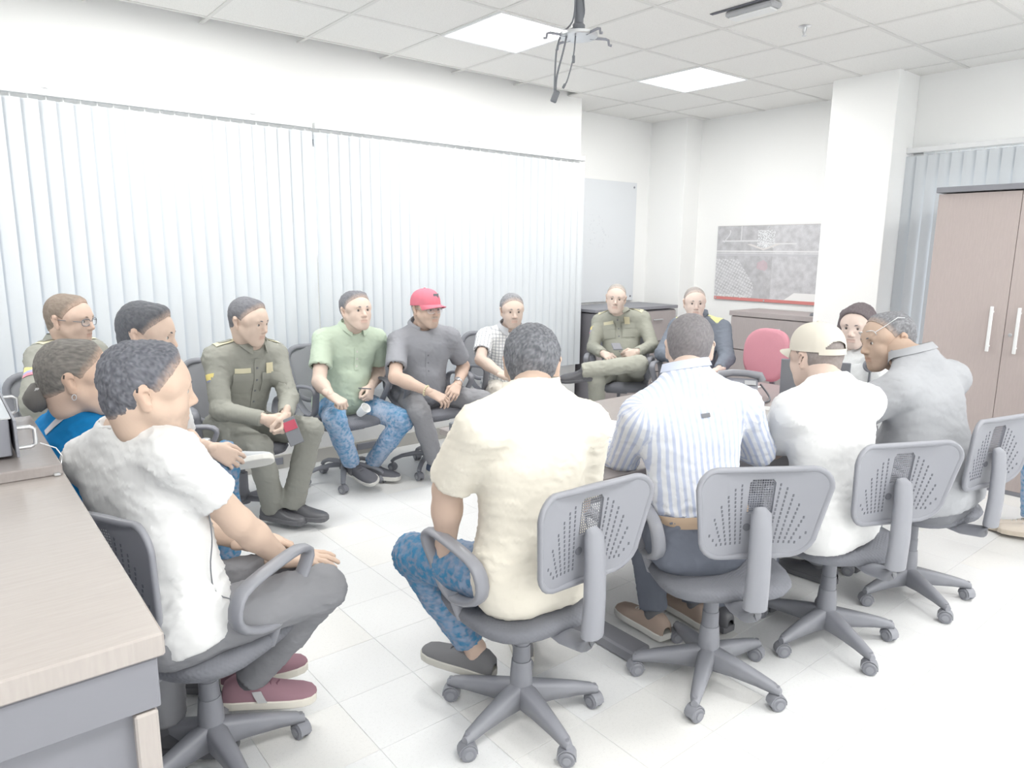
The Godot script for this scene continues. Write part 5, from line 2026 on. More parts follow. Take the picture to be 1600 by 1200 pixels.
	R = person("p7", "person in a charcoal polo shirt and a red cap by the blinds", {
		"look": Vector3(0.994, -0.035, -0.1), "skin": Color("cfb2a0"), "top": blk, "topname": "polo_shirt", "bottom": dark, "fat": 1.12, "belly": 1.12, "arm": 1.06, "sleeve": 0.72, "moustache": 0.7, "beard": 0.15, "beardcol": Color("a39c98"),
		"hair": {"t": 0.002, "top": 0.0, "col": Color("a8a6a4"), "rough": 0.001},
		"hands": {"r": [Vector3(0.62, -0.45, -0.62), Vector3(-0.3, -0.8, -0.3), "rest"], "l": [Vector3(0.55, -0.45, 0.7), Vector3(-0.5, -0.7, 0.2), "rest"]},
		"shoes": {"mat": cloth("navy canvas", Color("6a7488")), "sole": M["white rubber"]}})
	collar(R, blk)
	placket(R, blk, M["black plastic"], 0.15, 3)
	watch(R, "l", "silver wristwatch on the person in the red cap", M["steel"], M["steel"])
	watch(R, "r", "gold bead bracelet on the person in the red cap", M["gold"], M["gold"], false)
	var red := cloth("red cotton", Color("d97f8f"))
	var hw := headwear(R, red, red, "red baseball cap with a dark front badge", false)
	g = Geo.new()
	g.add(bx(Vector3(0.042, 0.034, 0.003), Vector3(-0.012, 0.078, -0.092), 0.001), R.hxf * Transform3D(Basis(Vector3.RIGHT, deg_to_rad(5.0)), Vector3(0, 0.008, -0.004)))
	part(hw, "badge", g, M["black plastic"], "dark badge")
	R.glabel = "thin rimmed eyeglasses on the person in the red cap"
	glasses(R, M["steel"], lens)
	# 8 man in the checked shirt
	var chk := hexm("checked cotton", Color.WHITE, 0.9)
	chk.albedo_texture = tex(32, 32, func(x, y):
		var c := Color("f1f2f3")
		if x < 7: c = c.lerp(Color("8d929c"), 0.55)
		if y < 7: c = c.lerp(Color("8d929c"), 0.5)
		return c)
	R = person("p8", "person in a grey checked shirt and beige trousers by the blinds", {
		"cell": 0.0115, "look": Vector3(0.89, -0.052, 0.453), "skin": Color("d9c2b4"), "top": chk, "pattern": 0.024, "bottom": cloth("beige chinos", Color("ddd8d0")), "fat": 1.06, "belly": 0.95, "sleeve": 0.66,
		"hair": {"t": 0.005, "top": 0.013, "col": Color("7c7d82"), "col2": Color("a5a6aa"), "rough": 0.003}, "moustache": 0.35, "beard": 0.3,
		"hands": {"r": [Vector3(0.6, -0.3, -0.7)], "l": [Vector3(0.6, -0.3, 0.4)]}})
	collar(R, chk)
	# 9 officer with crossed legs; haze is mixed into the paler olive
	R = person("p9", "person in olive uniform sitting with crossed legs in front of the recess", {
		"cell": 0.0115, "look": Vector3(0.652, -0.035, 0.757), "roll": -4.0, "skin": Color("ddc6b9"), "top": cloth("hazed olive drill", Color("a6a79d")), "topname": "uniform_shirt", "long": true, "tuck": true, "bottom": cloth("hazed olive trousers", Color("b0b1a7")),
		"hair": {"t": 0.0015, "top": 0.003, "col": Color("a29d99"), "rough": 0.001, "rec": 0.010},
		"hands": {"l": [Vector3(-0.2, -0.25, 0.9), Vector3(-0.7, -0.2, -0.3), "grip"], "r": [Vector3(0.75, -0.1, 0.2), Vector3(0.2, -0.8, -0.4), "rest"]},
		"shoes": {"l": Vector3(-0.70, -0.10, 0.70), "upl": Vector3(0.3, 0.9, 0.3), "r": Vector3(0.45, 0, 0.85)}, "cuff": 0.062, "hem": 1.05})
	uniform(R, M["hazed olive drill"], "r")
	ph = thing("mobile_phone", "dark phone held by the uniformed person with crossed legs", "phone", Vector3(-3.86, 0.78, -4.22))
	ph.basis = Basis.from_euler(Vector3(-1.35, 0.8, 0.1))
	part(ph, "body", bx(Vector3(0.075, 0.15, 0.009), Vector3.ZERO, 0.003), M["black plastic"])
	part(ph, "screen", bx(Vector3(0.066, 0.138, 0.002), Vector3(0, 0, 0.005), 0.0005), M["dark edge"])
	# 10 officer in a navy jacket
	var navy := cloth("navy softshell", Color("7d8490"))
	var hiviz := cloth("yellow panels", Color("dfe0a4"))
	R = person("p10", "person in a navy jacket with yellow shoulder panels, beyond the striped shirt", {
		"cell": 0.0115, "look": Vector3(0.704, -0.035, 0.709), "skin": Color("e0cbc0"), "top": navy, "topname": "jacket", "long": true, "bottom": cloth("navy trousers", Color("747a86")), "arm": 1.12, "fat": 1.08,
		"hair": {"t": 0.0015, "top": 0.004, "col": Color("96908e"), "rough": 0.001, "rec": 0.004, "temple": 0.016},
		"hands": {"r": [Vector3(0.8, -0.2, 0.3)], "l": [Vector3(-0.3, -0.2, 0.9)]}})
	collar(R, navy, 0.068, 0.05, 0.3, 0.010)
	for k in [-1.0, 1.0]:
		var sh: Vector3 = R.P.sl if k < 0 else R.P.sr
		part(R.t, "shoulder_panel", patch(R.shirt, sh.lerp(R.P.neck, 0.35) + Vector3.UP * 0.06, Vector3.UP + R.r * k * 0.35 + R.fw * 0.1, R.fw, 0.13, 0.10, 0.003, 5, 5), hiviz, "yellow shoulder panel")
		part(R.t, "chest_patch", patch(R.shirt, R.P.chest + R.r * k * 0.085 + R.up * 0.045 + R.fw * 0.12, R.fw, R.up, 0.075, 0.030, 0.004), hiviz if k < 0 else M["gold"])
	# 11 man in the cream shirt, from behind
	var cream := cloth("cream cotton", Color("e9e4d8"))
	R = person("p11", "person in a cream short-sleeved shirt, seen from behind at the table corner", {
		"cell": 0.009, "look": Vector3(-0.729, -0.139, -0.67), "skin": Color("d2b5a3"), "top": cream, "bottom": denim2, "botname": "jeans", "fat": 1.09, "belly": 1.05, "arm": 1.12, "sleeve": 0.82, "hemlow": 0.10, "barefoot_ankle": true, "neckr": 0.060, "neckline": -0.012, "hem": 0.90, "hscale": Vector3(1.04, 1.02, 1.02),
		"hair": {"t": 0.007, "top": 0.010, "col": Color("606268"), "col2": Color("8f9197"), "rough": 0.004, "low": 0.02, "label": "short dark hair with grey strands"},
		"hands": {"l": [Vector3(0.25, -0.93, -0.25), Vector3(0.9, 0.1, -0.35), "fist"], "r": [Vector3(-0.9, -0.2, -0.1)]},
		"shoes": {"mat": cloth("dark grey suede", Color("7d7d80")), "sole": hexm("grey rubber", Color("c9c7c0"), 0.7), "l": Vector3(-0.90, 0.06, 0.42), "r": Vector3(-0.8, 0, -0.5)}})
	collar(R, cream, 0.070, 0.040, 0.5, 0.010, -0.008)
	# 12 man in the striped shirt, from behind
	var strp := hexm("striped cotton", Color.WHITE, 0.9)
	strp.albedo_texture = tex(64, 4, func(x, y): return Color("c2cbe2") if x < 24 else (Color("d6dcea") if x < 28 or x > 60 else Color("e4e7ee")))
	R = person("p12", "person in a blue striped shirt, seen from behind at the table", {
		"cell": 0.009, "look": Vector3(-0.596, -0.174, -0.784), "skin": Color("dcc3b4"), "top": strp, "pattern": 0.0215, "long": true, "tuck": true, "bottom": inky, "botname": "jeans", "fat": 1.06, "arm": 1.10,
		"hair": {"t": 0.004, "top": 0.008, "col": Color("79767a"), "col2": Color("8e8b8d"), "rough": 0.0015, "low": -0.005, "label": "close-cropped dark hair"},
		"hands": {"l": [Vector3(-0.6, -0.02, -0.75), Vector3.DOWN, "rest"], "r": [Vector3(-0.9, 0, 0.2), Vector3.DOWN, "rest"]},
		"shoes": {"mat": cloth("tan suede", Color("b5a397")), "sole": M["white rubber"], "lace": M["white rubber"], "l": Vector3(-0.95, 0, -0.12), "r": Vector3(-0.95, 0, -0.2)}})
	collar(R, strp, 0.066, 0.044, 0.4, 0.012, -0.002)
	part(R.t, "back_loop_label", patch(R.shirt, R.P.neck - R.up * 0.11 - R.fw * 0.1, -R.fw, R.up, 0.030, 0.014, 0.003, 3, 3), M["black plastic"], "small dark label below the collar")
	# belt
	g = Geo.new()
	var bp := []
	for k in 28:
		var a := TAU * k / 28
		bp.append(R.P.pel + R.up * 0.098 + R.r * (cos(a) * 0.166) + R.fw * (sin(a) * 0.157))
	g.tube(bp, 0.005, 6, true, 4.4, R.up)
	part(R.t, "belt", g, cloth("tan leather", Color("b49f8b")), "tan leather belt")
	# 13 man in the beige cap, from behind
	R = person("p13", "person in a white t-shirt and a beige cap, seen from behind at the table", {
		"cell": 0.009, "look": Vector3(-0.919, -0.139, -0.37), "skin": Color("d9c0b2"), "top": wtee, "topname": "t_shirt", "sleeve": 0.78, "hemlow": 0.08, "bottom": inky, "botname": "jeans", "fat": 1.05, "arm": 1.12, "fold": 0.008,
		"hair": {"t": 0.003, "top": 0.0, "col": Color("8d8583"), "rough": 0.001},
		"hands": {"l": [Vector3(-0.95, 0, 0.1), Vector3.DOWN, "rest"], "r": [Vector3(-1, 0, 0), Vector3.DOWN, "rest"]}})
	neck_rib(R, wtee)
	var beige := cloth("beige cotton", Color("d5d0c5"))
	headwear(R, beige, beige, "beige baseball cap worn by the person in the white t-shirt at the table", true)
	# 14 woman across the table
	var flo := cloth("printed blouse", Color.WHITE)
	var nf := noise(1.0, 91, 2)
	flo.albedo_texture = tex(128, 128, func(x, y):
		var f := absf(tiled(nf, x, y, 128, 128, 3.0, 3.0) - 0.5)
		return Color("f2f4f5").lerp(Color("aab0b8"), smoothstep(0.05, 0.02, f)))
	R = person("p14", "person in a white printed blouse beyond the table, by the tall cabinet", {
		"cell": 0.0115, "look": Vector3(0.127, -0.139, 0.982), "skin": Color("e3cdc2"), "top": flo, "topname": "blouse", "sleeve": 0.8, "bottom": dark, "arm": 0.9, "fat": 0.98, "neckline": 0.0, "neckr": 0.046,
		"hair": {"t": 0.009, "top": 0.012, "long": 1.0, "col": Color("6c6468"), "rough": 0.003, "temple": 0.018},
		"hands": {"l": [Vector3(-0.4, -0.05, 0.9)], "r": [Vector3(0.4, -0.05, 0.9)]}})
	# 15 large man in the grey shirt
	var grey := cloth("grey ribbed cotton", Color("a9abb0"))
	R = person("p15", "person in a grey shirt leaning over the table, glasses pushed up on the head", {
		"cell": 0.010, "look": Vector3(-0.589, -0.139, 0.796), "roll": 10.0, "skin": Color("bda28f"), "top": grey, "bottom": cloth("grey trousers", Color("84868c")), "sleeve": 0.85, "fat": 1.32, "belly": 1.45, "arm": 1.3, "neckr": 0.066, "leg": 1.15, "hscale": Vector3(1.1, 1.05, 1.05), "fold": 0.007,
		"hair": {"t": 0.004, "top": 0.008, "col": Color("707176"), "col2": Color("97989c"), "rough": 0.003, "rec": 0.012}, "beard": 0.15,
		"hands": {"l": [Vector3(-0.95, 0, -0.2), Vector3.DOWN, "rest"], "r": [Vector3(-1, 0, 0), Vector3.DOWN, "rest"]}})
	collar(R, grey, 0.078, 0.046, 0.45, 0.016)
	R.glabel = "silver reading glasses pushed up on the head of the person in grey"
	glasses(R, M["steel"], lens, Vector3(0, 0.085, 0.005), -0.45)
	g = Geo.new()
	g.tube([R.hxf * Vector3(-0.084, -0.012, 0.005), R.hxf * Vector3(-0.089, -0.022, -0.012), R.hxf * Vector3(-0.082, -0.040, -0.040)], [0.009, 0.0095, 0.007], 8)
	single("wireless_earpiece", g, M["equipment grey"], "grey wireless earpiece in the ear of the person in the grey shirt", "earpiece", R.t.position)
	# 16 person at the right edge, only a knee and a shoe in view
	R = person("p16", "seated person at the right edge, only a blue knee and beige shoe showing", {
		"cell": 0.0115, "look": Vector3(-0.738, 0, 0.675), "skin": Color("d8bfae"), "top": wtee, "bottom": denim, "botname": "jeans",
		"hair": {"t": 0.008, "top": 0.01, "col": Color("6b6b70")},
		"shoes": {"mat": cloth("beige suede", Color("ddd3c8")), "sole": hexm("beige rubber", Color("cfc4b6"), 0.7), "lace": M["white rubber"], "r": Vector3(-0.95, 0, 0.25), "l": Vector3(-0.9, 0, 0.4)}})


func neck_rib(R: Dictionary, m: Material) -> void:
	var pts := []
	var P: Dictionary = R.P
	var nn: Vector3 = (R.up * 0.85 + R.fw * 0.42).normalized()
	var fx: Vector3 = (R.fw - nn * R.fw.dot(nn)).normalized()
	for k in 24:
		var a := TAU * k / 24
		pts.append(P.neck + R.up * 0.008 + R.r * (cos(a) * (R.nk + 0.017)) + fx * (sin(a) * (R.nk + 0.017)))
	var g := Geo.new()
	g.tube(pts, 0.006, 6, true)
	part(R.t, "neck_rib", g, m)


func watch(R: Dictionary, sd: String, label: String, strap: Material, face: Material, dial := true) -> void:
	var w: Vector3 = R.P["w" + sd]
	var d: Vector3 = (R.P["e" + sd] - w).normalized()
	var c := w + d * 0.028
	var x := d.cross(Vector3.UP).normalized()
	var y := x.cross(d)
	var pts := []
	for k in 16:
		var a := TAU * k / 16
		pts.append(c + x * cos(a) * 0.031 + y * sin(a) * 0.031)
	var o := thing("wristwatch" if dial else "bracelet", label, "wristwatch" if dial else "bracelet", R.t.position)
	var g := Geo.new()
	if dial:
		g.tube(pts, 0.0025, 6, true, 3.6, d)
	else:
		for q in pts:
			g.ball(q, Vector3.ONE * 0.0065, 8)
	part(o, "strap" if dial else "beads", g, strap)
	if dial:
		g = Geo.new()
		var b := Basis(x, y, d)
		g.lathe([Vector2(0, 0), Vector2(0.018, 0), Vector2(0.018, 0.007), Vector2(0.014, 0.009), Vector2(0, 0.009)], 16, Transform3D(Basis(x, y, x.cross(y)), c + y * 0.030))
		part(o, "case", g, face)


func uniform(R: Dictionary, m: Material, flag_side: String) -> void:
	var P: Dictionary = R.P
	collar(R, m, 0.068, 0.040, 0.45, 0.020)
	# button strip, pockets with flaps, name tape, badge
	part(R.t, "placket", patch(R.shirt, P.chest - R.up * 0.03 + R.fw * 0.12, R.fw, R.up, 0.032, 0.34, 0.003, 3, 12), m)
	for i in 5:
		part(R.t, "button", patch(R.shirt, P.chest + R.up * (0.09 - 0.065 * i) + R.fw * 0.12, R.fw, R.up, 0.010, 0.010, 0.006, 2, 2), M["black plastic"])
	for k in [-1.0, 1.0]:
		var c: Vector3 = P.chest + R.r * k * 0.082 + R.fw * 0.12
		part(R.t, "pocket", patch(R.shirt, c + R.up * 0.005, R.fw, R.up, 0.10, 0.11, 0.004, 5, 5), m)
		part(R.t, "pocket_flap", patch(R.shirt, c + R.up * 0.045, R.fw, R.up, 0.106, 0.04, 0.008, 5, 4), m)
		var s: Vector3 = P.sr if k > 0 else P.sl
		var mid := s.lerp(P.neck, 0.30) + Vector3.UP * 0.06
		var e := part(R.t, "epaulette", patch(R.shirt, mid, Vector3.UP + R.r * k * 0.3, R.fw, 0.12, 0.058, 0.006, 6, 4), M["gold braid"], "gold and olive shoulder board")
		part(e, "rank_bar", patch(R.shirt, mid, Vector3.UP + R.r * k * 0.3, R.fw, 0.07, 0.034, 0.009, 4, 3), m)
	part(R.t, "name_tape", patch(R.shirt, P.chest + R.r * 0.082 + R.up * 0.080 + R.fw * 0.12, R.fw, R.up, 0.088, 0.026, 0.005, 5, 3), M["gold braid"])
	part(R.t, "badge", patch(R.shirt, P.chest - R.r * 0.075 + R.up * 0.085 + R.fw * 0.12, R.fw, R.up, 0.042, 0.056, 0.009, 4, 4), M["gold"], "gold badge")
	# flag on the upper sleeve
	var sa: Vector3 = P["s" + flag_side]
	var ea: Vector3 = P["e" + flag_side]
	var ad := (ea - sa).normalized()
	var outw: Vector3 = (R.r * (1.0 if flag_side == "r" else -1.0) + R.fw * 0.45)
	outw = (outw - ad * outw.dot(ad)).normalized()
	var yy := -ad
	var bands := [["yellow", Color("ead98c"), 0.032, 0.010], ["blue", Color("a3a8cc"), 0.016, -0.014], ["red", Color("d8929f"), 0.016, -0.030]]
	var fl: MeshInstance3D = null
	for b in bands:
		if not M.has("flag " + b[0]):
			hexm("flag " + b[0], b[1], 0.8)
		var q := patch(R.shirt, sa.lerp(ea, 0.42) + outw * 0.06 + yy * b[3], outw, yy, 0.082, b[2], 0.004, 5, 3)
		if fl == null:
			fl = part(R.t, "flag_patch", q, M["flag yellow"], "yellow, blue and red flag patch")
		else:
			part(fl, "flag_band", q, M["flag " + b[0]])


# ---------------------------------------------------------------- small things
func build_small_things() -> void:
	projector_bracket()
	ceiling_fittings()
	wall_pictures()
	table_things()
	loose_things()


func wire(pts: Array, r: float, n := 4) -> Geo:
	var out := []
	for i in pts.size() - 1:
		var a: Vector3 = pts[maxi(i - 1, 0)]
		var b: Vector3 = pts[i]
		var c: Vector3 = pts[i + 1]
		var d: Vector3 = pts[mini(i + 2, pts.size() - 1)]
		for k in n:
			out.append(b.cubic_interpolate(c, a, d, float(k) / n))
	out.append(pts[-1])
	var g := Geo.new()
	g.tube(out, r, 6)
	return g


func projector_bracket() -> void:
	var t := thing("projector_bracket", "empty projector ceiling bracket with loose dark cables hanging", "bracket", Vector3(-2.56, 2.50, -2.46), 0.3)
	var bk: Material = M["black plastic"]
	var g := Geo.new()
	g.lathe([Vector2(0, 0.02), Vector2(0.03, 0.02), Vector2(0.03, 0.05), Vector2(0.022, 0.06), Vector2(0.022, 0.34), Vector2(0.0, 0.34)], 14)
	part(t, "pole", g, bk)
	g = Geo.new()
	g.lathe([Vector2(0, 0.33), Vector2(0.06, 0.33), Vector2(0.06, 0.347), Vector2(0, 0.347)], 20)
	part(t, "ceiling_plate", g, bk)
	g = Geo.new()
	g.lathe([Vector2(0.0, -0.004), Vector2(0.085, -0.004), Vector2(0.09, 0.0), Vector2(0.09, 0.012), Vector2(0.05, 0.02), Vector2(0, 0.022)], 24)
	part(t, "mount_plate", g, M["steel"])
	for k in 4:
		var a := 0.4 + TAU * k / 4.0 + 0.25 * (k % 2)
		var d := Vector3(cos(a), 0, sin(a))
		g = Geo.new()
		g.tube([d * 0.06, d * 0.14 + Vector3.UP * 0.004, d * 0.155, d * 0.158 - Vector3.UP * 0.02, d * 0.172 - Vector3.UP * 0.022], 0.004, 6, false, 1.6, Vector3.UP)
		part(t, "arm", g, M["equipment grey"])
	var cams := Basis.from_euler(Vector3(0, 0.88746 - 0.3, 0))
	var c1 := [Vector3(-0.08, 0.01, 0), Vector3(-0.10, -0.06, 0.01), Vector3(-0.105, -0.16, 0.01), Vector3(-0.105, -0.235, 0.0)]
	var c2 := [Vector3(-0.055, 0.0, 0.02), Vector3(-0.07, -0.07, 0.02), Vector3(-0.095, -0.17, 0.01), Vector3(-0.10, -0.235, 0.0)]
	var c3 := [Vector3(-0.015, 0.0, 0.03), Vector3(-0.02, -0.07, 0.03), Vector3(-0.03, -0.13, 0.03), Vector3(-0.05, -0.20, 0.03), Vector3(-0.06, -0.215, 0.03)]
	for c in [c1, c2, c3]:
		var q := []
		for p in c:
			q.append(cams * p)
		part(t, "cable", wire(q, 0.0045 if c != c3 else 0.0035), bk)
	for c in [[Vector3(0.004, 0.33, 0.02), Vector3(-0.035, 0.25, 0.02), Vector3(-0.02, 0.16, 0.02), Vector3(-0.03, 0.06, 0.02), Vector3(-0.08, 0.012, 0.01)], [Vector3(0.01, 0.33, 0.0), Vector3(0.03, 0.26, 0.01), Vector3(0.018, 0.17, 0.02), Vector3(0.024, 0.1, 0.0), Vector3(0.0, 0.05, 0.02), Vector3(-0.05, 0.02, 0.02)]]:
		var q := []
		for p in c:
			q.append(cams * p)
		part(t, "cable", wire(q, 0.004), bk)
	g = Geo.new()
	g.box(cams * Vector3(-0.102, -0.262, 0), Vector3(0.030, 0.055, 0.016), 0.004, cams * Basis(Vector3.BACK, -0.35))
	part(t, "plug", g, bk)
	g = Geo.new()
	g.box(cams * Vector3(-0.022, -0.105, 0.03), Vector3(0.014, 0.034, 0.012), 0.003, cams)
	part(t, "plug", g, bk)
	g = Geo.new()
	g.box(cams * Vector3(-0.063, -0.222, 0.03), Vector3(0.012, 0.022, 0.008), 0.002, cams * Basis(Vector3.BACK, -0.5))
	part(t, "plug", g, bk)


func ceiling_fittings() -> void:
	var t := thing("emergency_light", "pale oblong emergency light fixed under the ceiling tiles", "emergency light", Vector3(-2.42, CEIL, -3.66), 0.0)
	part(t, "slot", bx(Vector3(0.50, 0.004, 0.025), Vector3(0, -0.002, 0.06), 0.001), M["chair hole"])
	part(t, "housing", bx(Vector3(0.30, 0.035, 0.10), Vector3(-0.02, -0.0185, 0), 0.012), M["rack lid"])
	part(t, "lens", bx(Vector3(0.26, 0.012, 0.075), Vector3(-0.02, -0.040, 0), 0.005), M["white metal"])
	t = thing("fire_sprinkler", "small chrome fire sprinkler on the ceiling", "sprinkler", Vector3(-2.44, CEIL, -4.20))
	var g := Geo.new()
	g.lathe([Vector2(0, -0.006), Vector2(0.02, -0.006), Vector2(0.036, 0.0), Vector2(0, 0.0)], 20)
	part(t, "escutcheon", g, M["steel"])
	g = Geo.new()
	g.lathe([Vector2(0, -0.05), Vector2(0.005, -0.05), Vector2(0.006, -0.03), Vector2(0.010, -0.006), Vector2(0, -0.006)], 10)
	for s in [-1, 1]:
		g.tube([Vector3(s * 0.008, -0.006, 0), Vector3(s * 0.013, -0.025, 0), Vector3(s * 0.003, -0.045, 0)], 0.002, 5)
	part(t, "frame", g, M["steel"])
	g = Geo.new()
	g.lathe([Vector2(0, -0.053), Vector2(0.014, -0.053), Vector2(0.014, -0.051), Vector2(0, -0.051)], 16)
	part(t, "deflector", g, M["steel"])


func wall_pictures() -> void:
	# aerial photograph on the back wall
	var t := thing("aerial_picture", "large aerial photograph print with a red lower stripe on the back wall", "picture", Vector3(-3.855, 1.425, -6.285))
	var n1 := noise(1.0, 8, 4)
	var n2 := noise(1.0, 9, 2)
	var pm := hexm("aerial print", Color.WHITE, 0.28)
	pm.albedo_texture = tex(384, 244, func(x, y):
		var u: float = x / 384.0
		var w: float = y / 244.0
		var f := n1.get_noise_2d(x * 0.03, y * 0.03)
		var k := 0.76 + 0.08 * f + 0.05 * n2.get_noise_2d(x * 0.4, y * 0.4)
		if u > 0.55:  # glare over the right side, painted into the print
			k += 0.05
		var c := Color(k, k, k * 1.02)
		# apron and terminal
		if u > 0.40 and u < 0.56 and w > 0.06 and w < 0.29 and n2.get_noise_2d(x * 0.22, y * 0.16) > -0.12 + absf(u - 0.48) * 3.0:
			c = Color(0.93, 0.94, 0.95)
		for q in [[0.05, 0.20], [0.40, 0.235]]:
			if u > q[0] and u < q[0] + 0.36 and absf(w - q[1]) < 0.008:
				c = Color(0.9, 0.9, 0.91)
		if absf(u - 0.10 - 0.03 * sin(w * 20.0)) < 0.006 and w > 0.05 and w < 0.22 or absf(u - 0.24) < 0.005 and w < 0.2:
			c = Color(0.87, 0.87, 0.88)
		# runway and taxiway
		if w > 0.325 and w < 0.345 or w > 0.36 and w < 0.368:
			c = c.lerp(Color(0.93, 0.93, 0.94), 0.8)
		if w > 0.372 and w < 0.40:
			c = c.lerp(Color(0.80, 0.80, 0.82), 0.7)
		if absf(w - 0.31 + absf(u - 0.46) * 0.5) < 0.012 and u > 0.30 and u < 0.62 and w > 0.24:
			c = Color(0.88, 0.87, 0.87)
		# town blocks in the lower left
		if w > 0.44 and u < 0.40 - (w - 0.44) * 0.04 and u < 0.22 + (w - 0.44) * 0.5:
			var gx := fmod(u * 34.0 + w * 12.0 + 40.0, 1.0)
			var gy := fmod(w * 22.0 - u * 14.0 + 40.0, 1.0)
			if gx > 0.25 and gy > 0.25 and n2.get_noise_2d(x * 0.7, y * 0.7) > -0.2:
				c = Color(0.90, 0.90, 0.91)
		if Vector2((u - 0.46) / 0.06, (w - 0.52) / 0.06).length() < 1.0 + 0.5 * f:
			c = c.lerp(Color(0.83, 0.70, 0.74), 0.5)
		# white corner and red stripe
		if w > 0.86 and u > 0.68 + (0.957 - w) * 0.9:
			c = Color(0.97, 0.97, 0.97)
		if w > 0.957:
			c = Color(0.86, 0.55, 0.54)
		return c)
	var g := Geo.new()
	g.sheet([[Vector3(0.57, 0.365, 0.004), Vector3(-0.57, 0.365, 0.004)], [Vector3(0.57, -0.365, 0.004), Vector3(-0.57, -0.365, 0.004)]], false)
	for i in 4:
		g.uv[i] = [Vector2(1, 0), Vector2(0, 0), Vector2(1, 1), Vector2(0, 1)][i]
	part(t, "print", g, pm)
	part(t, "board", bx(Vector3(1.142, 0.732, 0.012), Vector3(0, 0, -0.0035), 0.001), M["dark edge"])
	for k in 6:
		g = Geo.new()
		g.lathe([Vector2(0, 0), Vector2(0.009, 0), Vector2(0.007, 0.005), Vector2(0, 0.006)], 12, Transform3D(Basis(Vector3.RIGHT, PI / 2), Vector3([-0.55, 0.0, 0.55][k % 3], [-0.352, 0.35][k / 3], 0.004)))
		part(t, "screw_cap", g, M["steel"])
	var tm := TextMesh.new()
	var sf := SystemFont.new()
	sf.font_names = PackedStringArray(["Droid Sans"])
	tm.font = sf
	tm.text = "Aeropuerto Yariguíes"
	tm.font_size = 48
	tm.pixel_size = 0.00075
	tm.depth = 0.001
	tm.horizontal_alignment = HORIZONTAL_ALIGNMENT_LEFT
	var l := part(t, "lettering", tm, M["paper"])
	l.position = Vector3(-0.53, -0.318, 0.0048)
	# pale plan board in the recess
	t = thing("plan_board", "pale plan printed on a board on the recess wall", "board", Vector3(-5.15, 1.625, -5.25), PI / 2)
	var bm := hexm("plan print", Color.WHITE, 0.5)
	bm.albedo_texture = tex(192, 192, func(x, y):
		var u: float = x / 192.0
		var w: float = y / 192.0
		var c := Color(0.895, 0.91, 0.93)
		var f := n1.get_noise_2d(x * 0.05, y * 0.05)
		if absf(f - 0.12) < 0.012 and u > 0.40 and u < 0.66 and w > 0.28 and w < 0.55:
			c = Color(0.82, 0.84, 0.87)
		if u > 0.19 and u < 0.27 and w > 0.58 and w < 0.66:
			c = Color(0.80, 0.82, 0.85)
		if u > 0.18 and u < 0.30 and (absf(w - 0.24) < 0.004 or absf(w - 0.56) < 0.004):
			c = Color(0.84, 0.86, 0.88)
		return c)
	g = Geo.new()
	g.sheet([[Vector3(0.59, 0.605, 0.008), Vector3(-0.59, 0.605, 0.008)], [Vector3(0.59, -0.605, 0.008), Vector3(-0.59, -0.605, 0.008)]], false)
	for i in 4:
		g.uv[i] = [Vector2(1, 0), Vector2(0, 0), Vector2(1, 1), Vector2(0, 1)][i]
	part(t, "print", g, bm)
	part(t, "backing", bx(Vector3(1.184, 1.214, 0.014), Vector3(0, 0, 0.0), 0.001), M["white metal"])
	for k in 4:
		g = Geo.new()
		g.lathe([Vector2(0, 0), Vector2(0.011, 0), Vector2(0.009, 0.006), Vector2(0, 0.007)], 12, Transform3D(Basis(Vector3.RIGHT, PI / 2), Vector3([-0.55, 0.55][k % 2], [-0.56, 0.56][k / 2], 0.008)))
		part(t, "screw_cap", g, M["equipment grey"])


func cup(label: String, at: Vector3, tilt := Basis.IDENTITY) -> void:
	var g := Geo.new()
	g.lathe([Vector2(0, 0), Vector2(0.024, 0), Vector2(0.034, 0.075), Vector2(0.0355, 0.077), Vector2(0.034, 0.079), Vector2(0.032, 0.077), Vector2(0.0225, 0.004), Vector2(0, 0.004)], 20)
	var o := single("paper_cup", g, M["paper"], label, "cup", at)
	o.basis = tilt


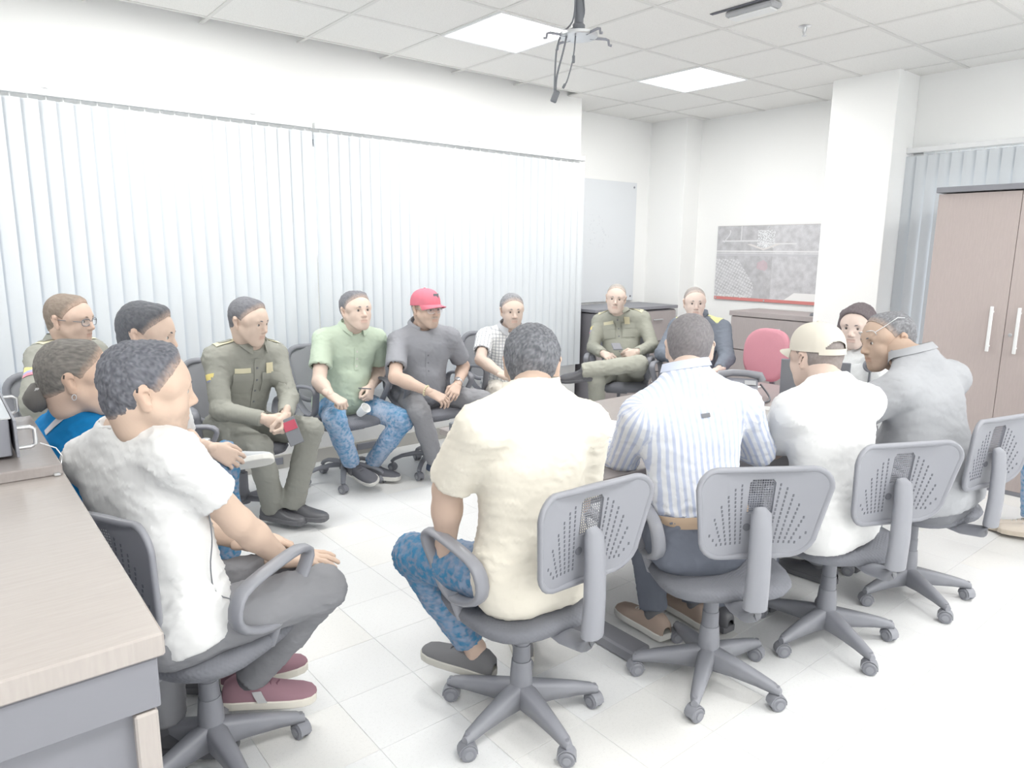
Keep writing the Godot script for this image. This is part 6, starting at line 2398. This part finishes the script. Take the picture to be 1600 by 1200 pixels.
func table_things() -> void:
	var ty := 0.7425
	# laptop with its dark lid towards the striped shirt
	var t := thing("laptop", "dark laptop open at the far end of the table beyond the beige cap", "laptop", Vector3(-1.94, ty, -3.73), facing(Vector3(-0.43, 0, -0.90)) + PI)
	part(t, "base", bx(Vector3(0.34, 0.018, 0.23), Vector3(0, 0.009, 0), 0.004), M["black plastic"])
	var g := Geo.new()
	g.box(Vector3(0, 0.118, -0.135), Vector3(0.34, 0.22, 0.008), 0.003, Basis(Vector3.RIGHT, -0.2))
	var lid := part(t, "lid", g, M["laptop shell"])
	g = Geo.new()
	g.box(Vector3(0, 0.119, -0.1305), Vector3(0.31, 0.19, 0.002), 0.0, Basis(Vector3.RIGHT, -0.2))
	part(lid, "screen", g, M["dark edge"])
	for r in 5:
		g = Geo.new()
		for k in 12:
			g.box(Vector3(-0.143 + 0.026 * k, 0.019, -0.06 + 0.02 * r), Vector3(0.020, 0.002, 0.015), 0.0)
		var kr := part(t, "key_row", g, M["dark edge"])
		kr.set_meta("kind", "stuff")
	# desk phone
	t = thing("desk_phone", "grey desk telephone on the table beside the laptop", "telephone", Vector3(-2.17, ty, -3.38), facing(Vector3(-0.55, 0, -0.83)))
	g = Geo.new()
	g.extrude(PackedVector2Array([Vector2(-0.10, 0), Vector2(0.09, 0), Vector2(0.09, 0.025), Vector2(-0.06, 0.10), Vector2(-0.10, 0.095)]), 0.17, Transform3D(Basis(Vector3.BACK, Vector3.UP, Vector3.LEFT), Vector3.ZERO), 0.004)
	part(t, "body", g, M["equipment grey"])
	g = Geo.new()
	g.tube([Vector3(-0.12, 0.085, -0.07), Vector3(-0.115, 0.115, -0.072), Vector3(-0.05, 0.128, -0.074), Vector3(0.03, 0.128, -0.074), Vector3(0.095, 0.118, -0.072), Vector3(0.105, 0.09, -0.07)], [0.026, 0.024, 0.019, 0.019, 0.024, 0.026], 10)
	part(t, "handset", g, M["chair plastic"])
	g = Geo.new()
	g.box(Vector3(0.045, 0.085, -0.02), Vector3(0.06, 0.004, 0.04), 0.001, Basis(Vector3.RIGHT, 0.46))
	part(t, "display", g, M["rack lid"])
	for r in 4:
		for k in 3:
			g = Geo.new()
			g.box(Vector3(-0.03 + 0.02 * k, 0.072 - 0.011 * r, 0.0 + 0.022 * r), Vector3(0.014, 0.006, 0.011), 0.001, Basis(Vector3.RIGHT, 0.46))
			part(t, "key", g, M["rack lid"])
	g = wire([Vector3(0.10, 0.07, -0.08), Vector3(0.15, 0.01, -0.02), Vector3(0.12, 0.006, 0.10), Vector3(0.02, 0.006, 0.15), Vector3(-0.06, 0.01, 0.09)], 0.005)
	part(t, "coiled_cord", g, M["black plastic"])
	# papers and folders
	var sheets := [["white paper sheet on the table beside the striped sleeve", Vector3(-2.09, ty, -2.32), 0.4, Vector2(0.21, 0.297)],
		["white paper sheet at the near left corner of the table", Vector3(-2.42, ty, -1.90), 0.15, Vector2(0.21, 0.297)],
		["white paper sheet in front of the desk telephone", Vector3(-1.84, ty, -3.02), 0.9, Vector2(0.21, 0.297)],
		["white paper sheet at the far end of the table beside the laptop", Vector3(-2.38, ty, -3.62), 0.1, Vector2(0.21, 0.297)]]
	for s in sheets:
		single("paper_sheet", bx(Vector3(s[3].x, 0.003, s[3].y), Vector3(0, 0.0015, 0), 0.0), M["paper"], s[0], "paper", s[1], s[2], "papers on the meeting table")
	t = thing("notebook", "dark notebook with a white page under the striped sleeve", "notebook", Vector3(-1.93, ty, -2.05), 0.3)
	part(t, "cover", bx(Vector3(0.16, 0.012, 0.22), Vector3(0, 0.006, 0), 0.002), M["black plastic"])
	part(t, "page", bx(Vector3(0.15, 0.003, 0.21), Vector3(0, 0.0135, 0), 0.0), M["paper"])
	single("folder", bx(Vector3(0.24, 0.006, 0.32), Vector3(0, 0.003, 0), 0.001), hexm("manila card", Color("dcd8b4"), 0.8), "pale yellow folder on the table past the beige cap", "folder", Vector3(-1.78, ty, -3.28), 0.5)
	single("notebook", bx(Vector3(0.15, 0.014, 0.21), Vector3(0, 0.007, 0), 0.002), hexm("teal cover", Color("8fb0bb"), 0.6), "teal notebook on the table past the beige cap", "notebook", Vector3(-1.70, ty, -3.62), 0.2)
	single("router_box", bx(Vector3(0.10, 0.035, 0.07), Vector3(0, 0.0175, 0), 0.004), M["black plastic"], "small dark box at the near left corner of the table", "box", Vector3(-2.50, ty, -1.755), 0.2)
	cup("white paper cup on the table left of the striped sleeve", Vector3(-2.12, ty, -2.16))
	cup("pale paper cup on the table beside the desk telephone", Vector3(-1.75, ty, -2.94))
	# web camera on a small stand
	t = thing("web_camera", "round dark web camera on a thin stand at the far end of the table", "camera", Vector3(-1.70, ty, -3.84), 0.2)
	g = Geo.new()
	g.lathe([Vector2(0, 0), Vector2(0.045, 0), Vector2(0.045, 0.006), Vector2(0.008, 0.012), Vector2(0.006, 0.17), Vector2(0, 0.17)], 16)
	part(t, "stand", g, M["black plastic"])
	g = Geo.new()
	g.lathe([Vector2(0, -0.02), Vector2(0.03, -0.02), Vector2(0.036, -0.012), Vector2(0.036, 0.012), Vector2(0.028, 0.02), Vector2(0, 0.02)], 20, Transform3D(Basis(Vector3.RIGHT, PI / 2), Vector3(0, 0.20, 0)))
	var head := part(t, "camera_body", g, M["equipment grey"])
	g = Geo.new()
	g.lathe([Vector2(0, 0), Vector2(0.018, 0), Vector2(0.016, 0.006), Vector2(0, 0.008)], 16, Transform3D(Basis(Vector3.RIGHT, PI / 2), Vector3(0, 0.20, 0.02)))
	part(head, "lens", g, M["black plastic"])
	# gooseneck lamp on the cabinet under the aerial picture
	t = thing("gooseneck_lamp", "small dark gooseneck lamp on the cabinet under the aerial picture", "lamp", Vector3(-3.12, 0.9985, -5.92))
	g = Geo.new()
	g.lathe([Vector2(0, 0), Vector2(0.055, 0), Vector2(0.05, 0.018), Vector2(0.02, 0.03), Vector2(0, 0.032)], 16)
	part(t, "base", g, M["black plastic"])
	part(t, "neck", wire([Vector3(0, 0.03, 0), Vector3(0.0, 0.07, 0), Vector3(0.03, 0.12, 0), Vector3(0.05, 0.18, 0)], 0.007), M["black plastic"])
	g = Geo.new()
	g.lathe([Vector2(0, 0), Vector2(0.022, 0.002), Vector2(0.014, 0.05), Vector2(0, 0.055)], 12, Transform3D(Basis(Vector3.BACK, -0.5), Vector3(0.045, 0.17, 0)))
	part(t, "head", g, M["steel"])


func loose_things() -> void:
	# things on people
	cup("white paper cup between the knees of the person in the green polo", Vector3(-4.06, 0.49, -2.05), Basis(Vector3(0.3, 0, 1).normalized(), -0.9))
	var g := Geo.new()
	g.tube([Vector3(-4.02, 0.665, -2.03), Vector3(-4.07, 0.64, -2.14)], 0.004, 6)
	single("pen", g, M["black plastic"], "dark pen in the left hand of the person in the green polo", "pen")
	g = wire([Vector3(-1.86, 0.86, -0.50), Vector3(-1.842, 0.78, -0.50), Vector3(-1.838, 0.70, -0.49), Vector3(-1.83, 0.63, -0.50), Vector3(-1.80, 0.60, -0.56)], 0.0018)
	single("earphone_cable", g, M["black plastic"], "thin dark earphone cable down the side of the foreground white t-shirt", "cable")
	for s in [[-2.45, "grey outlet cover at the wall foot behind the person in the red cap"], [-1.72, "grey outlet cover at the wall foot behind the green polo"]]:
		single("outlet_cover", bx(Vector3(0.012, 0.05, 0.16), Vector3.ZERO, 0.003), M["equipment grey"], s[1], "outlet cover", Vector3(-4.752, 0.06, s[0]))
